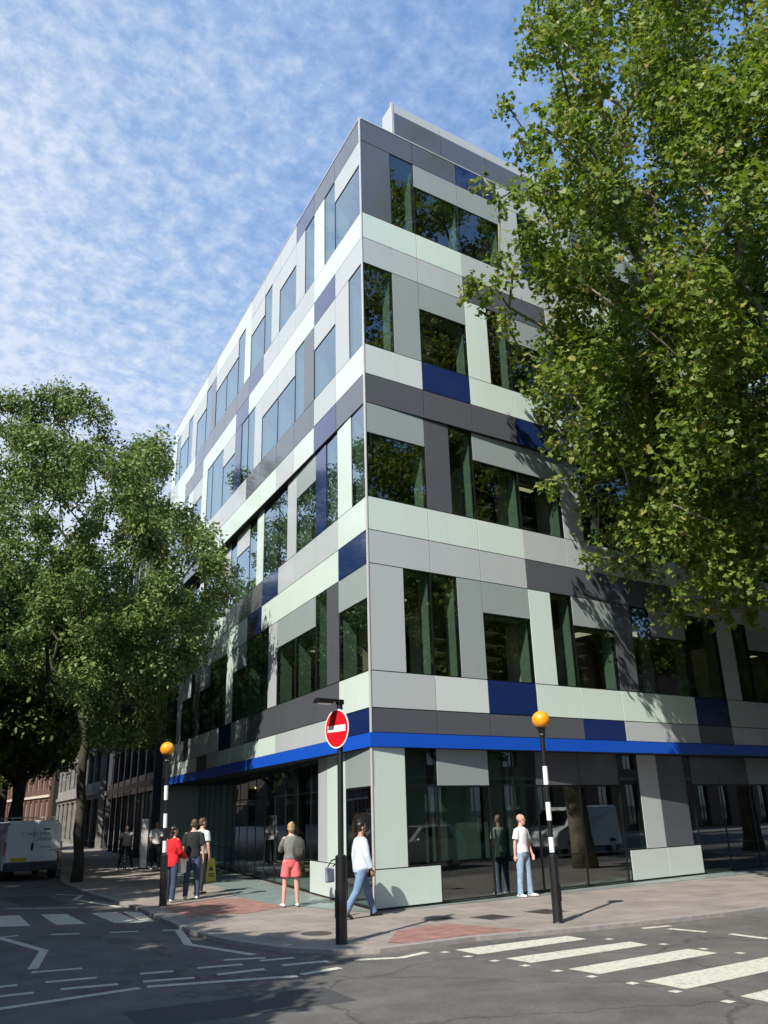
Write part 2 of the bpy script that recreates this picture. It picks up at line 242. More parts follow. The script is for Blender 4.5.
PLANE_CLUMPS=[(10.3,-6.3,21.7,0.9),(12.1,-7.3,25.3,1.0),(7.0,-5.5,21.5,0.8),(14.1,-3.6,10.2,0.9),(19.1,-2.4,19.2,1.1),(9.6,-3.1,19.1,0.9),(6.2,-2.3,15.5,0.8),(6.3,-6.8,11.6,0.9),(5.1,-8.7,15.2,0.9),(11.9,-8.3,23.3,1.1),(6.0,-5.5,19.4,0.8),(3.3,-7.9,19.8,0.8),(12.9,-2.6,10.0,1.1),(4.0,-2.8,11.8,0.8),(10.5,-7.3,24.2,0.9),(5.7,-8.2,15.6,0.9),(10.4,-6.2,15.2,1.1),(15.5,-4.3,22.5,1.1),(11.8,-2.2,14.3,0.9),(19.3,-2.9,21.9,0.9),(14.5,-3.0,12.2,0.9),(5.3,-3.9,13.4,0.5),(9.6,-7.1,16.6,1.1),(6.0,-8.3,10.6,0.8),(8.7,-6.9,12.5,0.8),(5.3,-8.8,17.9,0.9),(13.7,-2.7,17.4,1.0),(3.3,-7.1,12.1,1.1),(5.4,-3.9,17.3,0.8),(13.8,-5.9,21.8,1.1),(8.3,-6.4,11.6,1.1),(14.2,-2.2,23.9,1.1),(15.9,-2.2,10.6,1.0),(10.0,-2.2,16.7,0.8),(5.0,-6.4,20.1,1.1),(7.8,-5.3,9.3,0.9),(6.4,-7.2,22.7,1.1),(10.3,-4.7,12.2,0.8),(15.9,-5.5,24.0,0.9),(7.4,-4.3,9.1,1.0),(11.0,-2.4,9.5,0.8),(15.6,-3.3,14.2,1.1),(6.0,-2.5,22.1,0.7),(3.8,-8.3,13.3,0.9),(6.8,-4.5,18.1,0.8),(9.2,-4.4,23.8,1.0),(3.7,-4.5,15.1,0.6),(8.3,-8.4,17.9,1.0),(5.5,-6.1,12.9,0.8),(5.4,-6.0,22.3,1.1),(7.4,-7.1,8.5,1.1),(5.5,-3.0,15.2,0.7),(10.3,-3.7,14.1,1.0),(7.6,-7.4,22.7,0.8),(3.2,-5.5,16.0,0.5),(9.4,-5.5,14.6,0.9),(11.1,-3.4,16.5,1.0),(3.7,-5.3,17.0,0.6),(3.0,-4.2,14.1,0.7),(16.1,-4.7,20.4,0.9),(4.7,-4.6,22.1,0.8),(13.6,-3.2,20.2,1.1),(3.9,-8.4,15.9,0.9),(9.7,-7.0,17.7,0.9),(10.3,-3.5,11.5,1.0),(3.5,-5.4,20.2,0.8),(10.6,-4.7,24.2,0.8),(9.2,-3.9,9.0,0.8),(4.6,-3.3,15.2,0.8),(4.5,-10.2,16.8,0.8),(3.7,-5.1,12.4,0.6),(6.5,-4.2,8.3,1.1),(10.8,-6.1,11.9,1.0),(4.7,-6.7,11.1,1.1),(4.5,-7.5,20.2,0.8),(7.1,-5.2,23.9,0.9),(6.2,-6.9,9.1,1.1),(14.8,-5.0,21.9,0.8),(13.2,-3.5,9.0,0.9),(8.8,-9.1,21.2,1.0),(3.9,-6.8,10.8,1.0),(5.5,-7.4,16.3,0.9),(11.6,-2.3,24.9,1.1),(7.9,-6.3,16.0,0.9),(17.6,-3.0,13.4,1.1),(11.5,-6.1,24.5,1.0),(10.9,-6.9,16.9,1.0),(7.1,-4.0,13.8,1.1),(4.6,-4.7,16.8,0.7),(10.1,-3.7,21.8,1.1),(14.9,-5.8,19.0,0.8),(6.9,-5.2,18.9,1.0),(11.7,-4.2,21.1,0.9),(17.5,-3.4,18.4,0.8),(8.4,-2.4,16.9,0.7),(11.7,-2.1,18.1,1.0),(9.3,-7.7,23.2,0.8),(4.0,-7.6,16.7,1.0),(6.6,-4.8,10.9,1.1),(16.1,-3.5,24.1,1.1),(3.9,-4.3,18.9,0.6),(4.9,-3.1,12.6,0.6),(16.4,-3.4,13.7,1.1),(16.8,-2.1,16.9,1.0),(13.8,-4.4,13.4,0.9),(9.8,-4.2,13.7,0.8),(9.5,-6.0,21.0,1.0),(8.3,-7.3,20.9,1.1),(12.0,-3.3,18.5,1.1),(4.4,-8.8,11.1,0.8),(9.4,-4.0,12.7,1.0),(4.0,-3.7,16.6,0.8),(18.5,-3.0,15.6,1.0),(8.4,-5.3,15.4,0.9),(2.9,-3.2,15.4,0.7),(8.4,-6.0,17.6,1.1),(8.9,-4.9,22.2,1.0),(4.8,-8.1,16.4,1.1),(8.0,-4.8,10.5,1.0),(8.5,-2.2,12.8,0.9),(6.9,-3.4,9.2,1.1),(14.8,-4.7,25.3,0.8),(9.5,-5.7,15.6,1.1),(9.5,-4.8,11.7,0.8),(5.0,-9.3,16.6,1.0),(11.3,-7.2,20.0,0.8),(12.2,-5.8,16.5,1.1),(6.8,-4.2,16.4,0.8),(12.6,-2.1,20.6,1.0),(10.5,-4.5,8.7,1.1),(5.6,-5.5,11.2,0.8),(7.0,-5.2,15.4,0.8),(4.9,-2.4,13.4,0.8),(6.7,-6.2,14.0,0.9),(10.5,-2.3,15.8,1.0),(5.1,-4.1,16.4,0.6),(9.1,-8.7,18.3,0.8),(3.3,-7.6,14.7,0.9),(4.6,-4.7,15.4,0.8),(10.2,-3.1,20.2,0.8),(5.9,-3.2,18.6,0.7),(5.8,-6.5,18.9,1.1),(4.1,-7.5,18.9,0.9),(4.7,-5.8,9.1,1.1),(6.1,-9.0,18.4,1.1),(6.0,-5.1,7.7,0.9),(10.1,-2.3,11.6,0.8),(4.4,-2.5,15.5,0.7),(8.5,-3.8,23.7,0.9),(9.0,-4.3,14.3,1.1),(7.2,-4.5,12.6,0.9),(6.8,-2.7,8.7,1.0),(12.3,-4.7,12.6,1.0),(8.1,-4.5,13.3,0.8),(6.6,-4.6,9.3,0.9),(7.7,-3.0,12.6,0.8),(10.3,-2.4,7.7,0.9),(3.7,-3.1,14.9,0.9),(3.9,-3.9,11.8,1.0),(10.2,-2.2,10.2,0.8),(9.4,-2.7,8.1,0.9),(9.8,-3.5,8.1,0.9),(5.5,-2.2,12.2,0.7),(7.5,-3.9,11.6,1.0),(8.6,-3.5,13.0,1.0),(6.3,-3.0,11.0,0.7),(5.7,-2.9,13.8,0.7),(7.6,-2.5,10.4,0.9),(9.1,-2.9,12.7,0.9),(6.4,-1.8,14.4,1.0),(6.2,-4.6,13.7,0.7),(6.7,-2.1,12.7,0.9),(5.4,-3.6,11.0,0.6),(11.6,-4.4,14.8,1.0),(9.2,-4.1,11.2,0.7),(9.7,-2.1,15.1,0.8),(4.0,-4.0,10.8,0.6),(4.4,-3.1,10.7,0.6),(6.3,-4.1,14.4,1.0),(11.4,-1.8,11.3,0.7),(9.0,-4.5,13.4,0.8),(9.8,-3.0,13.7,0.6),(8.1,-2.0,11.7,0.9),(7.8,-4.4,14.7,0.8),(4.7,-3.5,10.1,1.0),(6.4,-4.2,10.0,0.9),(11.6,-3.1,12.1,0.7),(12.1,-4.7,11.5,0.8),(8.8,-4.7,10.6,0.9),(7.8,-3.4,8.3,0.9),(6.4,-3.3,12.8,0.8),(12.4,-3.2,10.3,0.8),(11.3,-2.4,13.4,1.0),(11.3,-3.3,9.3,0.7),(5.6,-2.0,13.6,0.7),(7.3,-1.7,11.1,0.8),(11.6,-4.8,10.0,1.0),(6.3,-3.6,11.7,0.9),(9.5,-2.5,9.3,0.9),(4.3,-3.1,13.7,0.7),(10.8,-3.2,14.8,1.0),(10.6,-4.7,14.6,1.0),(9.1,-1.7,9.9,0.7),(5.4,-3.9,12.3,1.0),(5.6,-1.6,14.6,0.8),(5.9,-3.5,8.1,0.9),(11.7,-3.4,15.4,0.6),(7.0,-2.4,13.9,0.6),(10.7,-2.5,10.9,0.8),(6.0,-5.0,6.8,0.6),(8.9,-2.3,10.5,0.5),(10.1,-2.5,8.4,0.5),(9.1,-3.1,10.6,0.5),(7.8,-3.2,9.4,0.5),(7.1,-2.0,8.9,0.6),(6.9,-5.6,7.2,0.6),(6.7,-5.4,6.6,0.6),(5.9,-3.0,8.6,0.7),(6.5,-1.9,10.6,0.7),(5.6,-5.2,9.6,0.5),(9.8,-4.9,9.7,0.5),(4.7,-4.9,8.0,0.5),(5.1,-4.5,23.5,0.5),(6.4,-3.3,24.7,0.8),(7.1,-3.5,17.7,0.7),(7.1,-4.1,21.4,0.6),(6.4,-2.8,27.6,0.7),(6.0,-5.3,22.7,0.6),(5.5,-3.3,25.3,0.6),(3.3,-3.8,21.3,0.5),(2.2,-5.3,20.1,0.7),(4.6,-2.8,17.2,0.6),(2.9,-5.3,15.1,0.6),(2.2,-5.7,13.2,0.7),(1.5,-6.0,18.5,0.7),(5.3,-5.3,23.8,0.8),(8.6,-2.2,18.7,0.6),(5.3,-3.2,21.8,0.8),(9.9,-2.4,26.0,0.8),(2.2,-6.4,17.4,0.6),(11.6,-1.7,29.2,0.8),(1.9,-6.2,14.5,0.5),(5.8,-4.7,24.4,0.5),(9.4,-1.8,20.4,0.8),(2.1,-5.3,15.6,0.8),(4.4,-5.0,23.2,0.6),(0.4,-6.3,15.0,0.6),(4.8,-4.3,18.2,0.8),(1.8,-5.9,16.1,0.7),(5.9,-4.2,19.6,0.5),(2.2,-4.3,15.8,0.6),(6.5,-4.7,25.9,0.6),(8.9,-3.1,24.7,0.5),(5.8,-3.7,26.1,0.8),(7.2,-2.7,22.3,0.7),(4.0,-2.8,19.1,0.7),(4.3,-4.5,19.9,0.5),(5.9,-5.0,20.4,0.5),(7.5,-2.8,21.5,0.8),(1.7,-6.0,19.9,0.6),(2.7,-2.0,17.9,-0.4),(3.0,-2.2,17.3,-0.4),(3.4,-2.3,17.7,-0.4),(2.1,-1.6,14.7,-0.4),(2.5,-1.7,14.6,-0.4),(2.9,-1.9,14.7,-0.4),(3.4,-2.0,15.2,-0.4),(2.7,-3.0,19.9,-0.4),(3.5,-3.0,21.8,-0.4),(3.3,-3.5,22.7,-0.4),(6.8,-2.6,6.9,-0.4),(7.0,-2.6,6.4,-0.4),(7.0,-4.0,6.1,-0.4),(9.2,-3.0,6.9,-0.4),(8.3,-4.0,6.3,-0.4),(6.8,-1.6,7.9,-0.4),(6.4,-1.4,8.7,-0.4),(6.2,-1.3,9.4,-0.4),(6.0,-1.2,10.9,-0.4),(5.3,-1.2,11.0,-0.4),(5.2,-1.2,11.9,-0.4),(5.8,-1.4,7.9,-0.4),(7.9,-2.5,6.8,-0.4),(3.2,-1.8,13.8,-0.4),(4.0,-1.5,13.3,-0.4),(4.9,-1.4,12.1,-0.4),(4.3,-1.3,12.5,-0.4),(5.4,-1.3,11.4,-0.4),(5.8,-1.3,10.1,-0.4),(4.8,-1.2,9.9,-0.4),(6.5,-4.0,6.3,-0.4),(6.9,-4.0,7.0,-0.4),(6.2,-4.0,6.7,-0.4),(7.8,-1.5,7.9,-0.4),(7.3,-1.3,8.5,-0.4),(3.1,-2.0,15.8,-0.4),(4.2,-2.0,12.8,-0.4),(5.2,-2.0,10.8,-0.4),(6.5,-1.5,9.6,-0.4),(8.6,-4.0,6.9,-0.4),(8.4,-4.0,7.5,-0.4),(3.8,-1.4,14.6,-0.4),(15.9,-7.7,11.9,1.3),(18.6,-5.9,15.0,1.2),(17.8,-7.8,17.0,1.1),(18.6,-6.6,12.8,1.0),(8.5,-11.1,16.4,1.2),(11.4,-10.0,15.3,1.1),(15.0,-12.2,15.0,1.2),(18.2,-10.4,12.3,1.1),(21.5,-8.7,14.8,1.1),(14.0,-9.4,22.2,1.4),(13.6,-10.8,8.9,1.1),(17.9,-11.4,13.2,1.1),(10.2,-9.3,13.1,1.2),(12.0,-11.0,17.9,1.2),(17.5,-10.8,16.6,1.2),(19.1,-10.7,17.0,1.0),(18.6,-6.5,11.2,1.1),(19.3,-4.2,12.7,1.3),(17.7,-6.3,9.7,1.2),(16.5,-8.6,13.5,1.3),(16.0,-9.8,17.8,1.4),(16.8,-10.8,15.4,1.0),(12.5,-10.2,7.8,1.2),(18.8,-8.8,14.8,1.1),(11.9,-10.3,9.7,1.1),(9.0,-8.0,8.8,1.1),(17.4,-4.3,10.0,1.2),(12.0,-10.5,21.7,1.1),(13.5,-9.7,10.5,1.1),(20.5,-4.9,11.7,1.1),(14.2,-8.6,19.1,1.2),(16.0,-8.2,20.7,1.3),(14.1,-10.2,17.1,1.2),(15.2,-12.0,18.0,1.1),(18.4,-8.3,8.2,1.1),(20.6,-6.9,17.4,1.1),(6.1,-10.5,13.2,1.4),(16.5,-5.8,11.2,1.2),(12.8,-10.2,16.3,1.2),(15.3,-9.2,9.6,1.0),(12.8,-12.3,11.3,1.4),(8.3,-10.0,12.7,1.3),(12.9,-10.1,23.6,1.1),(17.5,-4.2,8.0,1.3),(13.6,-10.1,12.7,1.2),(19.6,-7.7,14.0,1.4),(19.8,-5.8,16.2,1.0),(18.4,-5.8,7.7,1.1),(11.9,-12.0,14.0,1.4),(10.2,-8.3,10.3,1.3),(15.8,-5.7,7.6,1.4),(19.4,-10.1,20.0,1.1),(8.6,-8.6,10.0,1.3),(12.8,-8.2,8.3,1.3),(21.3,-8.0,11.4,1.4),(19.8,-7.5,22.0,1.4),(18.2,-8.0,13.7,1.3),(13.5,-12.8,14.3,1.1),(20.0,-10.4,15.8,1.3),(10.6,-11.1,9.7,1.3),(14.7,-10.3,14.5,1.0),(9.2,-12.0,15.9,1.3),(15.1,-7.1,8.8,1.0),(19.0,-5.6,19.5,1.4),(17.8,-9.6,9.0,1.1),(21.4,-3.7,16.3,1.2),(12.9,-9.3,19.4,1.3),(15.0,-9.2,13.5,1.1),(12.4,-9.5,13.4,1.3),(15.2,-9.3,20.8,1.0),(11.0,-9.7,16.8,1.2),(12.8,-10.9,19.5,1.1),(11.1,-11.5,21.8,1.3),(9.0,-11.5,12.9,1.3),(7.9,-10.5,17.7,1.2)]
ASH_CLUMPS=[(-1.6,15.1,8.0,0.6),(-6.6,13.3,10.2,0.6),(-3.4,17.1,7.4,0.6),(-3.9,6.0,11.0,0.7),(-3.4,10.7,7.2,0.6),(-6.4,8.8,11.5,0.5),(-2.3,15.3,6.0,0.5),(0.4,11.8,11.4,0.5),(-4.5,15.3,8.6,0.5),(-0.3,9.8,6.9,0.7),(-5.2,14.5,14.9,0.5),(1.4,18.3,11.9,0.6),(-4.8,13.1,13.1,0.7),(-2.1,8.5,7.6,0.6),(-0.9,14.4,4.6,0.5),(-4.3,8.4,12.1,0.7),(-3.5,17.2,14.7,0.4),(-1.7,9.8,8.3,0.7),(-1.7,7.7,7.1,0.5),(-4.3,14.6,6.8,0.6),(-1.6,12.7,6.4,0.6),(-0.5,9.0,9.7,0.4),(-6.6,11.4,10.3,0.6),(-2.4,8.3,11.1,0.5),(-1.4,10.5,8.9,0.4),(-6.1,6.8,11.5,0.7),(-6.4,18.5,8.6,0.5),(-0.4,12.2,6.1,0.7),(-7.9,12.0,12.7,0.5),(-4.7,6.9,7.8,0.5),(-2.2,11.2,9.9,0.7),(-5.0,16.4,15.7,0.6),(-2.5,7.9,12.7,0.6),(-3.9,9.3,9.3,0.5),(-5.7,13.2,11.8,0.7),(0.1,14.5,7.9,0.6),(-4.2,10.7,12.3,0.6),(-3.9,13.5,9.2,0.6),(-0.1,13.2,12.4,0.7),(-2.2,17.3,6.7,0.7),(-5.2,15.6,13.4,0.7),(-0.5,15.6,16.1,0.5),(-5.4,15.3,10.6,0.4),(-1.5,13.6,14.8,0.6),(-3.7,9.5,10.3,0.5),(-5.2,18.3,8.1,0.7),(-0.2,15.7,11.8,0.5),(-0.3,16.2,5.4,0.6),(-4.8,10.9,10.4,0.5),(-5.2,9.1,9.2,0.5),(-0.8,8.7,6.5,0.6),(-3.9,12.5,9.4,0.4),(-1.1,14.6,13.2,0.7),(-4.8,9.2,13.9,0.4),(-5.5,6.4,10.8,0.5),(-1.4,11.4,11.4,0.5),(-0.5,15.1,5.5,0.4),(-3.5,8.4,8.3,0.7),(-4.0,19.4,7.4,0.7),(-4.8,18.5,10.4,0.7),(-2.8,7.5,11.9,0.6),(-3.8,7.7,6.7,0.5),(-4.5,18.0,15.8,0.6),(-5.1,16.6,7.1,0.6),(-2.8,12.7,10.2,0.7),(-3.2,16.5,10.4,0.5),(-2.8,9.5,6.7,0.6),(-0.8,16.4,13.7,0.4),(-5.3,15.7,6.5,0.7),(0.6,16.5,13.5,0.5),(-2.6,15.0,10.9,0.5),(-5.5,8.7,6.6,0.6),(-3.7,14.4,14.9,0.7),(-4.1,8.1,5.6,0.7),(-0.3,8.2,9.2,0.5),(-1.7,12.2,11.2,0.7),(-4.8,8.9,11.1,0.7),(-2.1,8.7,9.8,0.6),(-2.7,12.9,7.6,0.5),(-2.6,16.7,11.5,0.7),(-0.3,19.7,9.1,0.4),(-4.1,10.5,9.6,0.5),(-1.0,15.9,9.7,0.6),(-3.9,18.7,14.3,0.7),(-0.1,14.1,5.8,0.5),(-0.1,16.6,15.0,0.6),(-6.9,14.0,13.6,0.4),(-3.7,11.5,10.5,0.4),(-0.6,11.9,7.9,0.7),(-6.7,16.7,12.3,0.5),(-1.4,16.5,15.2,0.7),(-6.9,9.4,9.1,0.6),(-2.6,8.1,10.1,0.6),(0.7,18.8,9.3,0.7),(-6.7,10.3,6.5,0.4),(-3.1,10.9,5.6,0.7),(-4.1,13.4,7.7,0.4),(-1.6,12.9,12.3,0.5),(-2.0,10.8,11.2,0.7),(-5.0,8.2,7.3,0.6),(-3.9,18.4,9.4,0.6),(-1.5,12.8,14.3,0.5),(0.7,14.5,6.6,0.6),(-1.7,8.3,9.0,0.6),(-5.9,18.2,11.8,0.7),(-3.6,19.0,10.5,0.7),(-1.3,6.7,9.5,0.6),(-0.4,12.7,5.1,0.6),(-2.4,14.0,15.3,0.5),(-3.5,5.8,10.1,0.5),(-4.5,18.0,12.3,0.6),(-2.5,18.8,9.4,0.6),(-4.3,14.6,11.8,0.5),(-6.9,15.3,9.5,0.6),(0.3,15.1,11.7,0.6),(-4.9,19.2,9.9,0.7),(-4.1,14.3,16.0,0.6),(-0.5,13.9,7.3,0.7),(-7.3,9.7,13.0,0.6),(-4.8,13.1,14.3,0.5),(-6.6,11.8,13.9,0.4),(-2.3,11.7,10.6,0.4),(-5.8,10.4,9.6,0.4),(1.0,14.3,9.4,0.7),(-4.7,11.9,11.0,0.6),(-3.3,8.2,11.1,0.6),(-2.1,12.9,5.5,0.6),(-4.3,8.1,9.7,0.5),(-0.8,19.3,10.6,0.4),(-1.3,6.0,8.6,0.5),(-3.9,12.8,12.8,0.6),(-3.1,20.1,10.4,0.5),(0.7,16.4,15.7,0.7),(-0.4,10.7,10.9,0.7),(-6.1,7.0,10.6,0.5),(0.6,10.5,8.7,0.4),(-6.0,11.2,13.7,0.5),(-2.2,14.9,13.0,0.7),(-2.5,12.0,7.4,0.5),(-1.0,9.6,6.0,0.4),(-5.7,14.9,9.4,0.5),(-1.0,9.0,10.8,0.6),(-6.6,12.0,7.8,0.5),(-6.3,16.2,10.3,0.6),(-7.0,13.4,9.0,0.6),(-6.5,7.8,9.5,0.5),(-4.5,15.4,7.1,0.5),(-1.8,10.5,4.3,0.5),(-2.6,10.8,6.8,0.4),(-6.9,17.6,11.6,0.7),(-0.2,17.0,9.8,0.5),(-6.3,14.1,11.0,0.6),(-2.9,14.8,14.8,0.7),(-2.7,8.0,5.8,0.5),(-2.7,7.1,7.2,0.5),(-5.3,18.5,9.3,0.7),(-2.3,6.9,8.1,0.5),(-6.1,10.9,8.5,0.4),(-0.1,14.5,10.2,0.5),(-1.5,12.3,13.2,0.7),(-5.0,19.5,13.1,0.5),(0.3,14.8,4.6,0.5),(-3.6,11.8,9.7,0.7),(-5.8,17.8,8.3,0.5),(-1.7,18.2,10.5,0.6),(-4.3,13.7,16.6,0.6),(-4.8,14.1,16.4,0.6),(-3.6,13.3,16.3,0.6),(-5.4,14.6,16.2,0.6),(-5.9,14.9,16.3,0.6),(-3.0,13.1,15.8,0.6),(-3.9,13.6,16.1,0.6),(-5.0,14.5,15.8,0.6),(-1.8,9.9,7.5,0.6),(-2.3,11.4,5.5,0.5),(-0.6,7.0,8.1,0.7),(-3.0,9.4,4.3,0.6),(-1.0,7.4,7.2,0.6),(-1.1,11.7,6.3,0.6),(0.1,13.9,8.8,0.7),(-0.6,15.7,5.6,0.7),(-2.1,11.7,4.5,0.6),(-2.1,12.0,8.4,0.7),(-1.3,10.3,6.6,0.5),(-0.3,13.7,4.8,0.6),(-2.3,11.7,6.1,0.7),(0.5,15.5,6.2,0.5),(-3.1,8.7,7.1,0.6),(-1.4,10.0,5.2,0.5),(-1.8,9.4,5.6,0.6),(-0.6,16.6,5.0,0.5),(-2.3,13.5,8.9,0.6),(-1.8,13.6,5.6,0.5),(0.1,11.8,8.7,0.6),(-3.4,8.0,7.0,0.5),(-2.0,11.1,8.2,0.7),(-3.0,9.8,5.2,0.7),(-1.6,10.7,7.4,0.6),(-2.0,7.9,6.0,0.7),(-1.0,12.5,7.8,0.7),(-3.1,9.1,5.0,0.5),(-0.7,15.1,8.2,0.5),(0.6,13.2,9.1,0.7),(-0.9,15.1,4.6,0.7),(-0.4,10.7,6.5,0.6),(-0.8,13.6,6.6,0.6),(-1.2,9.4,8.4,0.5),(-0.7,8.6,7.6,0.6),(-1.4,11.3,5.9,0.6),(-2.7,7.8,7.0,0.6),(-1.2,14.6,6.1,0.5)]
# ---------------------------------------------------------------- camera, sky, sun
cam = bpy.data.objects.new('camera', bpy.data.cameras.new('camera')); col.objects.link(cam)
cr = Vector((.824497, -.565305, -.025198)); cu_ = Vector((-.171683, -.292335, .940779)); cd = Vector((.539194, .771343, .338083))
CAM = Vector((-10.21186, -15.29719, 1.88146))
cam.matrix_world = Matrix(((cr.x, cu_.x, -cd.x, CAM.x), (cr.y, cu_.y, -cd.y, CAM.y), (cr.z, cu_.z, -cd.z, CAM.z), (0, 0, 0, 1)))
cam.data.sensor_fit = 'VERTICAL'; cam.data.sensor_height = 36; cam.data.lens = 36*833.92/1024
cam.data.clip_start = .1; cam.data.clip_end = 3000
scene.camera = cam
SUN = Vector((-3.15, -1.52, 3.25)).normalized()     # direction towards the sun
su = bpy.data.objects.new('sun', bpy.data.lights.new('sun', 'SUN')); col.objects.link(su)
su.data.energy = 5.0; su.data.angle = R(.53); su.data.color = (1., .95, .86)
su.rotation_euler = SUN.to_track_quat('Z', 'Y').to_euler(); su.location = (-20, -20, 30)
w = bpy.data.worlds.new('World'); scene.world = w; w.use_nodes = True
t = w.node_tree
for n in list(t.nodes): t.nodes.remove(n)
wo = t.nodes.new('ShaderNodeOutputWorld'); bg = t.nodes.new('ShaderNodeBackground')
sky = t.nodes.new('ShaderNodeTexSky'); sky.sky_type = 'NISHITA'; sky.sun_disc = False
sky.sun_elevation = math.asin(SUN.z); sky.sun_rotation = math.atan2(SUN.x, SUN.y) % (2*math.pi)
sky.air_density = 1.0; sky.dust_density = .6; sky.ozone_density = 2.2; sky.altitude = 30
tc = t.nodes.new('ShaderNodeTexCoord')
sep = t.nodes.new('ShaderNodeSeparateXYZ'); t.links.new(tc.outputs['Generated'], sep.inputs[0])
den = N(t, 'ShaderNodeMath', operation='ADD'); den.inputs[1].default_value = .18; t.links.new(sep.outputs[2], den.inputs[0])
dx = N(t, 'ShaderNodeMath', operation='DIVIDE'); dy = N(t, 'ShaderNodeMath', operation='DIVIDE')
t.links.new(sep.outputs[0], dx.inputs[0]); t.links.new(den.outputs[0], dx.inputs[1])
t.links.new(sep.outputs[1], dy.inputs[0]); t.links.new(den.outputs[0], dy.inputs[1])
cmb = t.nodes.new('ShaderNodeCombineXYZ'); t.links.new(dx.outputs[0], cmb.inputs[0]); t.links.new(dy.outputs[0], cmb.inputs[1])
c1 = N(t, 'ShaderNodeTexNoise', Scale=30., Detail=9., Roughness=.64, Distortion=.15); t.links.new(cmb.outputs[0], c1.inputs['Vector'])
c2 = N(t, 'ShaderNodeTexNoise', Scale=1.6, Detail=3., Roughness=.5); t.links.new(cmb.outputs[0], c2.inputs['Vector'])
# the cloud field lies to the north-west (x small) and thins out to the east
drift = N(t, 'ShaderNodeMath', operation='MULTIPLY_ADD'); drift.inputs[1].default_value = -.30; drift.inputs[2].default_value = .05
t.links.new(dx.outputs[0], drift.inputs[0])
dr2 = N(t, 'ShaderNodeMath', operation='MULTIPLY_ADD'); dr2.inputs[1].default_value = .30; t.links.new(dy.outputs[0], dr2.inputs[0]); t.links.new(drift.outputs[0], dr2.inputs[2])
a1 = N(t, 'ShaderNodeMath', operation='MULTIPLY_ADD'); a1.inputs[1].default_value = .72; t.links.new(c1.outputs[0], a1.inputs[0]); t.links.new(dr2.outputs[0], a1.inputs[2])
a2 = N(t, 'ShaderNodeMath', operation='MULTIPLY_ADD'); a2.inputs[1].default_value = .42; t.links.new(c2.outputs[0], a2.inputs[0]); t.links.new(a1.outputs[0], a2.inputs[2])
rp = ramp(t, a2.outputs[0], [(.48, (.5, .5, .5)), (.98, (.9, .9, .9))])
bgm = N(t, 'ShaderNodeMix', data_type='RGBA'); t.links.new(rp.outputs[0], bgm.inputs[0])
t.links.new(sky.outputs[0], bgm.inputs[6]); vc = ramp(t, a2.outputs[0], [(.48, (.15, .34, .70)), (.74, (.36, .51, .79)), (.98, (.64, .72, .85))]); vs = N(t, 'ShaderNodeVectorMath', operation='SCALE'); vs.inputs['Scale'].default_value = 5.6; t.links.new(vc.outputs[0], vs.inputs[0]); t.links.new(vs.outputs[0], bgm.inputs[7])
t.links.new(bgm.outputs[2], bg.inputs[0]); bg.inputs[1].default_value = .148
t.links.new(bg.outputs[0], wo.inputs[0])
scene.view_settings.view_transform = 'Standard'; scene.view_settings.look = 'None'
scene.view_settings.exposure = .5; scene.view_settings.gamma = 1
scene.cycles.max_bounces = 8; scene.cycles.transparent_max_bounces = 16; scene.cycles.caustics_reflective = False

